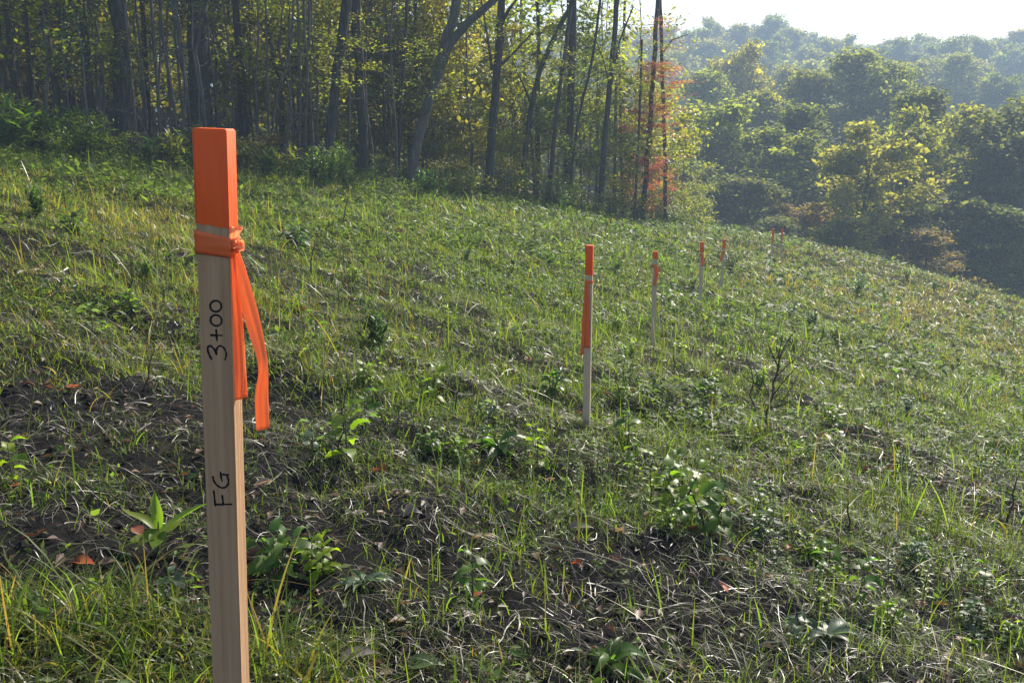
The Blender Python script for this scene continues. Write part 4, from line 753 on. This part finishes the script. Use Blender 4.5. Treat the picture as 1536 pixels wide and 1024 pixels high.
# leafy understory: saplings that show as individual sprays between the trunks
UND = [(650, 6, 1.25, GOLD, SAP, 'tall golden sapling behind the fork tree limb'), (700, 5, 1.25, YGRN, SAP, 'tall yellow green sapling behind the short dark stem'), (775, 5, 1.2, YGRN, SAP, 'tall sapling behind the bare thin stem'), (835, 6, 1.25, YGRN, SPARSE, 'tall green sapling behind the upright brown trunk'), (895, 3, 1.2, YGRN, SPARSE, 'tall green sapling behind the dark slim trunk'), (950, 4, 1.15, YGRN, SPARSE, 'tall sparse sapling behind the thinnest dark stem'), (545, 7, 1.3, GOLD, SAP, 'tall golden sapling deep behind the straight grey trunk'), (500, 6, 1.25, OLV, SAP, 'tall olive sapling deep behind the leaning grey trunk'), (740, 4, .7, GOLD, SAP, 'golden sapling right behind the straight dark trunk'),   # px, depth offset, scale, colour, set, label
    (640, 3.0, .95, GOLD, SAP, 'golden leaved sapling right of the leaning fork tree'), (690, 2.2, .85, GOLD, SAP, 'golden leaved sapling left of the straight dark trunk'), (600, 4, 1.0, YGRN, SAP, 'yellow green sapling behind the leaning fork tree'),
    (668, 1.2, .42, OLV, SAP, 'low olive sapling in front of the golden ones'), (715, 1., .4, GOLD, SAP, 'low golden sapling at the foot of the straight dark trunk'), (560, 5, .95, OLV, SAP, 'olive sapling behind the straight grey trunk'), (765, 1.6, .45, YGRN, SAP, 'low yellow green sapling right of the straight dark trunk'),
    (805, 4, .8, GOLD, SPARSE, 'golden sapling behind the slender curving trunk'), (845, 3.2, .98, FGRN, SAP, 'dense green sapling around the upright brown trunk'), (872, 2.4, .8, FGRN, SAP, 'green sapling right of the upright brown trunk'), (885, 1.2, .55, YGRN, SAP, 'yellow green sapling at the foot of the tall dark slim trunk'),
    (820, 1.6, .6, FGRN, SAP, 'green sapling between the curving trunk and the brown one'), (910, 4, .95, YGRN, SPARSE, 'yellow green sapling behind the tall dark slim trunk'), (935, 2.5, .6, GOLD, SAP, 'golden sapling low between the thin trunks'), (978, 2.2, .85, YGRN, SAP, 'yellow green sapling mixed with the red maple'),
    (1022, 2.0, .52, YGRN, SAP, 'lit yellow green sapling at the right end of the wood'), (1040, 3.5, .42, YGRN, SAP, 'low yellow green sapling just past the wood end'), (1008, .8, .3, RED, SPARSE, 'small red leaved seedling tree below the maple'), (985, 1.0, .36, RED, SAP, 'red leaved sapling crowding the maple trunk'), (958, 1.2, .36, RED, SAP, 'red leaved sapling just left of the maple trunk'), (972, -.5, .2, RED, SPARSE, 'tiny red leaved shoot at the maple foot'),
    (520, 2.2, .8, OLV, SPARSE, 'thin olive sapling right of the leaning grey trunk'), (470, 3.0, .95, OLV, SAP, 'olive sapling behind the close pair of pale stems'), (420, 3.4, 1.0, YGRN, SAP, 'yellow green sapling in the gap right of the orange tip'), (385, 5, 1.05, OLV, SAP, 'olive sapling deep right of the orange tip'),
    (345, 4, 1., OLV, SPARSE, 'sparse sapling behind the orange tip'), (225, 3.2, 1.0, GOLD, SPARSE, 'sparse golden sapling right of the broad grey trunk'), (255, 4.5, 1.1, GOLD, SPARSE, 'sparse golden sapling left of the thickest trunk'), (118, .8, .72, FGRN, SPARSE, 'green leafy overhang in front of the broad grey trunk'),
    (140, -.3, .78, FGRN, SPARSE, 'second green leafy overhang left of the broad grey trunk'), (20, 2.2, .95, YGRN, SPARSE, 'bright leaved sapling at the upper left corner'), (75, 3.6, 1.0, OLV, SPARSE, 'olive sapling behind the dark leaning trunk'), (165, 4, 1., FGRN, SPARSE, 'green sapling hidden behind the broad grey trunk')]
for (px, dz, s, col, st, label) in UND:
    z = edge_depth(px) + dz; p = P(px, 300, z); p[2] = g1(p[0], p[1]) - .05; s = s * (1 + .33 * min(1, max(0, (px - 620) / 280)) * (s > .5)); tm, lm = st[rt.integers(0, len(st))]
    e = empty('sapling', p, label, 'sapling', 'saplings under the trees', rt.random() * 6.28, s); ob('stem', tm, e); ob('crown', lm, e, (0, 0, .9 if 'overhang' in label else 0), color=jit(col, .1))
BSH = [(35, -.6, .7, FGRN, 'green bush at the far left wood edge'), (60, -.2, .6, FGRN, 'green bush in front of the slim leaning trunks'), (150, -.4, .6, FGRN, 'green bush at the foot of the broad grey trunk'), (205, -.5, .45, DGRN, 'low dark bush right of the broad grey trunk'), (395, -.2, .62, BRWN, 'brown dry bush right of the orange tip'), (425, .4, .6, BRWN, 'second brown dry bush right of the orange tip'),
       (350, .6, .6, DGRN, 'dark bush behind the orange tip'), (510, -.3, .45, DGRN, 'dark bush right of the leaning grey trunk foot'), (575, -.3, .5, DGRN, 'dark bush left of the fork tree foot'), (660, .0, .6, OLV, 'olive bush right of the fork tree foot'), (690, .3, .7, GOLD, 'golden bush near the short dark stem'), (760, .2, .75, GOLD, 'golden bush right of the straight dark trunk foot'),
       (800, .4, .8, OLV, 'olive bush at the foot of the curving trunk'), (872, -.3, .7, YGRN, 'yellow green bush right of the upright brown trunk foot'), (930, .5, .9, GOLD, 'golden bush between the thin trunks'), (985, .6, .7, OLV, 'olive bush right of the red maple foot'), (1025, .3, .95, YGRN, 'sunlit yellow green bush at the right end of the wood'), (1048, 1.5, .8, YGRN, 'smaller yellow green bush past the wood end')]
for (px, dz, s, col, label) in BSH:
    z = edge_depth(px) + dz; p = P(px, 300, z); p[2] = g1(p[0], p[1]) - .05; tm, lm = BUSH[rt.integers(0, 3)]
    e = empty('bush', p, label, 'bush', 'bushes along the wood edge', rt.random() * 6.28, s); ob('stem', tm, e); ob('crown', lm, e, color=jit(col, .1))
# the wood's interior: more trunks under one canopy, fading into its shade
TRK = []
for i in range(5):
    tk, lb, V, F, pts = gen_tree(300 + i, 13,   .045 + .02 * i, .5, .1, 1, 1, 4, .1, wob=.018); TRK.append((tk.mesh('trunk', M['bark']), pts))
cnt = 0; spots = []
while cnt < 150:
    px = rt.uniform(-260, 940); dmax = 26 if px < 560 else (14 if px < 700 else 8); dz = 2.2 + dmax * rt.random() ** .8; z = edge_depth(px) + dz; p = P(px, 300, z)
    if px > 560 and rt.random() < .8: cnt += 1; continue
    if any((p[0] - s[0]) ** 2 + (p[1] - s[1]) ** 2 < 1.1 for s in spots): continue
    spots.append(p[:2]); p[2] = g1(p[0], p[1]) - .05; i = int(rt.integers(0, 5)); s = rt.uniform(.8, 1.15); tm, pts = TRK[i]
    e = empty('woodland_tree', p, 'dark trunk standing in the shade deep inside the wood', 'tree', 'trees inside the wood', rt.random() * 6.28, s)
    ob('trunk', tm, e)
    if px < 520: ob('crown', CAN[rt.integers(0, 4)], e, tuple(pts[-3] + np.array([0, 0, -2.])), rt.random() * 6.28, rt.uniform(.75, 1.0), jit(FGRN))
    cnt += 1
cnt = 0
while cnt < 70:
    px = rt.uniform(-260, 760); dz = 3 + 22 * rt.random(); z = edge_depth(px) + dz; p = P(px, 300, z); p[2] = g1(p[0], p[1]) - .05; tm, lm = (SPARSE if rt.random() < .5 else SAP)[rt.integers(0, 3)]
    e = empty('understory_sapling', p, 'shaded sapling inside the wood behind the edge trees', 'sapling', 'saplings inside the wood', rt.random() * 6.28, rt.uniform(.6, 1.25)); ob('stem', tm, e); ob('crown', lm, e, color=jit((OLV, DGRN, GOLD, BRWN)[rt.integers(0, 4)])); cnt += 1
for _ in range(50):
    px = rt.uniform(-320, 500); z = rt.uniform(40, 62); p = P(px, 300, z); p[2] = g1(p[0], p[1]) - .05; i = int(rt.integers(0, 5)); tm, pts = TRK[i]
    e = empty('woodland_tree', p, 'dark trunk standing in the shade deep inside the wood', 'tree', 'trees inside the wood', rt.random() * 6.28, rt.uniform(.9, 1.2)); ob('trunk', tm, e)
    ob('crown', CAN[rt.integers(0, 4)], e, tuple(pts[-4] + np.array([0, 0, -3.5])), rt.random() * 6.28, rt.uniform(.9, 1.15), jit(FGRN))
THIN = []
for i in range(3):
    tk, lb, V, F, pts = gen_tree(340 + i, 9, .03, .12, .9, 12, 1, 4, .1, wob=.03); tk.add(np.concatenate(lb.V), np.concatenate(lb.F[4])); THIN.append(tk.mesh('thin_trunk', M['pale_bark']))
for _ in range(46):
    px = rt.uniform(-80, 720); z = edge_depth(px) + rt.uniform(.2, 4.5); p = P(px, 300, z); p[2] = g1(p[0], p[1]) - .05
    tag(ob('pale_sapling', THIN[rt.integers(0, 3)], None, p, rt.random() * 6.28, (1, 1, rt.uniform(.6, 1.2))), 'leafless pale thin stem among the trunks at the wood edge', 'sapling', 'leafless pale stems at the wood edge')
# thicket closing the wood far inside
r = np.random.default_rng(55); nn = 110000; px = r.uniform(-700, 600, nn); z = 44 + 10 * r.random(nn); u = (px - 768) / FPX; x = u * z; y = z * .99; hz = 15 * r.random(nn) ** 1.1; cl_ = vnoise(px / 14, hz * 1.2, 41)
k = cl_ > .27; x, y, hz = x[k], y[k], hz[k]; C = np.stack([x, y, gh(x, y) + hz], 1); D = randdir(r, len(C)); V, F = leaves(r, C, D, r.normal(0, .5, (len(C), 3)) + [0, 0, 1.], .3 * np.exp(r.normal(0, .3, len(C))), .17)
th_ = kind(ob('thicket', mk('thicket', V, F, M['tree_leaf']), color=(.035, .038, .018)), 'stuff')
# dead brush and branches on the wood floor
r = np.random.default_rng(56); mb = MB()
for _ in range(420):
    px = r.uniform(-250, 720); z = edge_depth(px) + r.uniform(.2, 10); p = P(px, 300, z); p[2] = g1(p[0], p[1]); a = r.random() * 6.28; l = r.uniform(.4, 1.8); tip = p + [math.cos(a) * l, math.sin(a) * l, r.uniform(.05, .8) * l * .6]
    mb.add(*tube([p, (p + tip) / 2 + r.normal(0, .06, 3), tip], [.012, .009, .003], 4))
kind(ob('dead_brush', mb.mesh('dead_brush', M['stem'])), 'stuff')

# ------------------------------------------------------------------ valley trees beyond the crest
for _ in range(80):                                              # leafy fringe where grass meets the wood
    px = rt.uniform(-60, 1040); z = edge_depth(px) + rt.uniform(-1.8, 1.0); p = P(px, 300, z); p[2] = g1(p[0], p[1]) - .03; st = ('shrublet', 'shrublet', 'dense', 'stalk')[rt.integers(0, 4)]
    plant(0, 0, st, rt.uniform(.7, 1.5) * (1 if st == 'shrublet' else 2), jit((GRN, (.1, .15, .025), (.13, .14, .03), DRK)[rt.integers(0, 4)]), 'low leafy growth in the tangled fringe where the grass meets the wood', 'leafy fringe along the wood edge', v=int(rt.integers(0, 3)), loc=p, name='fringe_shrub')
VAL = []
for i in range(6):
    tk, lb, V, F, pts = gen_tree(400 + i, 13, .26, .14, 5.4, 24, 7, 11000, .36, .5, .55, .02, (.6, 1.), .62)
    VAL.append((tk.mesh('trunk', M['bark']), crown_mesh('crown', lb, V, F, M['bark'], M['far_leaf'])))
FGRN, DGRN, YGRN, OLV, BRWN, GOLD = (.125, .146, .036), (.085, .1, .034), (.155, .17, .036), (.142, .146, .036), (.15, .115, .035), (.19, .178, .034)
VT = [  # px centre, py of the top, depth, width factor, colour, label
    (1300, 205, 50, .62, YGRN, 'pale yellow green tree standing in front, nearest beyond the crest'), (1260, 330, 47, .4, OLV, 'low olive brown tree at the foot of the pale front tree'), (1390, 350, 47, .42, (.13, .1, .03), 'low brownish tree beyond the crest right of the pale front tree'),
    (1180, 205, 62, .75, FGRN, 'grey green tree left of the pale front tree'), (1075, 165, 66, .85, FGRN, 'hazy tree with grey twiggy crown beside the red maple'), (1120, 275, 56, .6, DGRN, 'shaded dark tree beyond the far pair of stakes'), (1050, 250, 58, .6, DGRN, 'dark shaded tree right of the wood end'),
    (1290, 92, 92, 1.15, FGRN, 'biggest broad crowned green tree in the valley centre'), (1340, 108, 88, .9, FGRN, 'broad green crown right of the biggest one'), (1215, 120, 90, .85, YGRN, 'green crown left of the biggest one'), (1110, 85, 108, 1.0, (.19, .19, .03), 'golden topped tree in the valley at left'), (1150, 150, 84, .8, YGRN, 'yellow green crown below the golden topped tree'), (1060, 120, 100, .9, YGRN, 'hazy yellow green crown next to the red maple'),
    (1385, 150, 66, .8, DGRN, 'dark green tree right of the valley centre'), (1365, 185, 58, .6, YGRN, 'yellow green tree beside the dark green one'), (1465, 175, 60, .7, YGRN, 'tree with yellow lit left flank near the right edge'), (1520, 180, 56, .75, DGRN, 'dark green tree cut by the right edge'), (1430, 300, 52, .5, DGRN, 'low dark tree under the yellow flanked one'),
    (1500, 320, 50, .55, DGRN, 'low dark tree in shade at the right edge'), (1340, 300, 54, .5, DGRN, 'low dark tree right behind the pale front tree'), (1215, 310, 54, .5, BRWN, 'low brown green tree left behind the pale front tree'), (1160, 330, 52, .45, DGRN, 'low dark bushy tree behind the far pair of stakes'),
    (1440, 90, 150, 1.0, OLV, 'lone yellow crown on the lower hillside at right'), (1375, 100, 150, .8, OLV, 'hazy crown left of the lone yellow one'), (1500, 118, 140, .9, FGRN, 'blue grey crown below the lone yellow one'), (1180, 110, 130, .9, OLV, 'hazy olive crown behind the golden topped tree'), (1570, 160, 62, .8, FGRN, 'green tree just outside the right edge of the view'), (1640, 170, 60, .9, FGRN, 'green tree farther outside the right edge of the view'),
    (880, 150, 78, .9, YGRN, 'hazy yellow green tree seen through the right end of the wood'), (960, 170, 72, .8, YGRN, 'hazy tree behind the red maple'), (790, 140, 76, .9, GOLD, 'hazy golden tree seen through the wood right of the dark trunk'), (700, 150, 72, .9, YGRN, 'hazy tree seen through the wood left of the dark trunk')]
for (px, py, z, wf, col, label) in VT:
    t = P(px, py, z); gz = g1(t[0], t[1]); H = t[2] - gz; i = int(rt.integers(0, 6)); s = H / 13.6
    e = empty('valley_tree', (t[0], t[1], gz - .1), label, 'tree', 'trees in the valley beyond the crest', rt.random() * 6.28, (wf * 1.2, wf * 1.2, s)); tm, cm = VAL[i]
    ob('trunk', tm, e); ob('crown', cm, e, color=jit(col, .1))
cnt = 0
while cnt < 60:                                                   # trees filling the valley floor
    px = rt.uniform(560, 1750); z = rt.uniform(58, 125); t = P(px, 300, z); gz = g1(t[0], t[1]); s = rt.uniform(.6, .85)
    e = empty('valley_floor_tree', (t[0], t[1], gz - .1), 'tree packed into the valley woods behind the front crowns', 'tree', 'trees packed into the valley', rt.random() * 6.28, s); tm, cm = VAL[rt.integers(0, 6)]
    ob('trunk', tm, e); ob('crown', cm, e, color=jit((FGRN, DGRN, YGRN, OLV)[rt.integers(0, 4)])); cnt += 1
HIL = []
for i in range(5):
    tk, lb, V, F, pts = gen_tree(500 + i, 10.5, .22, .12, 4.8, 20, 5, 3800, .62, .6, .6, .02, (.7, 1.), .7); m = MB(); m.add(np.concatenate(tk.V), np.concatenate(tk.F[4]), 0); m.add(V, F, 1); HIL.append(m.mesh('hill_tree', [M['bark'], M['far_leaf']], False))
cnt = 0
for row, y in enumerate(np.linspace(150, 305, 15)):
    wd = y * .66; nr_ = int(wd * 1.05 / 8.2)
    for q in range(nr_):
        x = -y * .12 + (q + rt.uniform(.1, .9)) / nr_ * wd * 1.1; yy = y + rt.uniform(-5, 5)
        o = ob('hillside_tree', HIL[rt.integers(0, 5)], None, (x, yy, g1(x, yy) - .3), rt.random() * 6.28, rt.uniform(.75, 1.15), jit((FGRN, FGRN, OLV, YGRN, DGRN, OLV)[rt.integers(0, 6)], .1))
        tag(o, 'hazy rounded tree in the dense wood covering the far hillside', 'tree', 'trees on the far hillside'); cnt += 1
print('hill trees', cnt)

# ------------------------------------------------------------------ air, sky, sun
SUN_AZ, SUN_EL = R(30), R(37)        # azimuth measured to the right of straight ahead
import bmesh
bm = bmesh.new(); bmesh.ops.create_cube(bm, size=1)
X0, X1, Y0, Y1, Z0, Z1_ = -560, 560, -560, 560, -18, 46
for v in bm.verts: v.co = Vector(((X0 if v.co.x < 0 else X1), (Y0 if v.co.y < 0 else Y1), (Z0 if v.co.z < 0 else Z1_)))
hm, nt, out, N = newmat('haze_air'); pv = N('ShaderNodeVolumePrincipled'); pv.inputs['Color'].default_value = (.6, .78, 1, 1); pv.inputs['Density'].default_value = .0026; pv.inputs['Anisotropy'].default_value = 0.; nt.links.new(pv.outputs[0], out.inputs['Volume'])
kind(ob('haze', bm_mesh(bm, 'haze', hm)), 'stuff')
w = bpy.data.worlds.new('World'); S.world = w; w.use_nodes = True; nt = w.node_tree; nt.nodes.clear()
sk = nt.nodes.new('ShaderNodeTexSky'); sk.sky_type = 'NISHITA'; sk.sun_disc = False; sk.sun_elevation = SUN_EL; sk.sun_rotation = SUN_AZ; sk.dust_density = 1.4; sk.air_density = 1.0
bg = nt.nodes.new('ShaderNodeBackground'); bg.inputs[1].default_value = .11; ow = nt.nodes.new('ShaderNodeOutputWorld'); nt.links.new(sk.outputs[0], bg.inputs[0]); nt.links.new(bg.outputs[0], ow.inputs[0])
sl = bpy.data.lights.new('sun', 'SUN'); sl.energy = 5; sl.angle = R(.6); sl.color = (1, .93, .8); so = bpy.data.objects.new('sun', sl); COL.objects.link(so)
sd = Vector((math.sin(SUN_AZ) * math.cos(SUN_EL), math.cos(SUN_AZ) * math.cos(SUN_EL), math.sin(SUN_EL))); so.rotation_euler = (-sd).to_track_quat('-Z', 'Y').to_euler()
S.view_settings.view_transform = 'Standard'; S.view_settings.look = 'None'; S.view_settings.exposure = 0.98; S.view_settings.gamma = 1
S.cycles.max_bounces = 6; S.cycles.diffuse_bounces = 3; S.cycles.glossy_bounces = 2; S.cycles.transmission_bounces = 4; S.cycles.volume_bounces = 0; S.cycles.transparent_max_bounces = 8
S.cycles.sample_clamp_indirect = 4; S.cycles.caustics_reflective = False; S.cycles.caustics_refractive = False
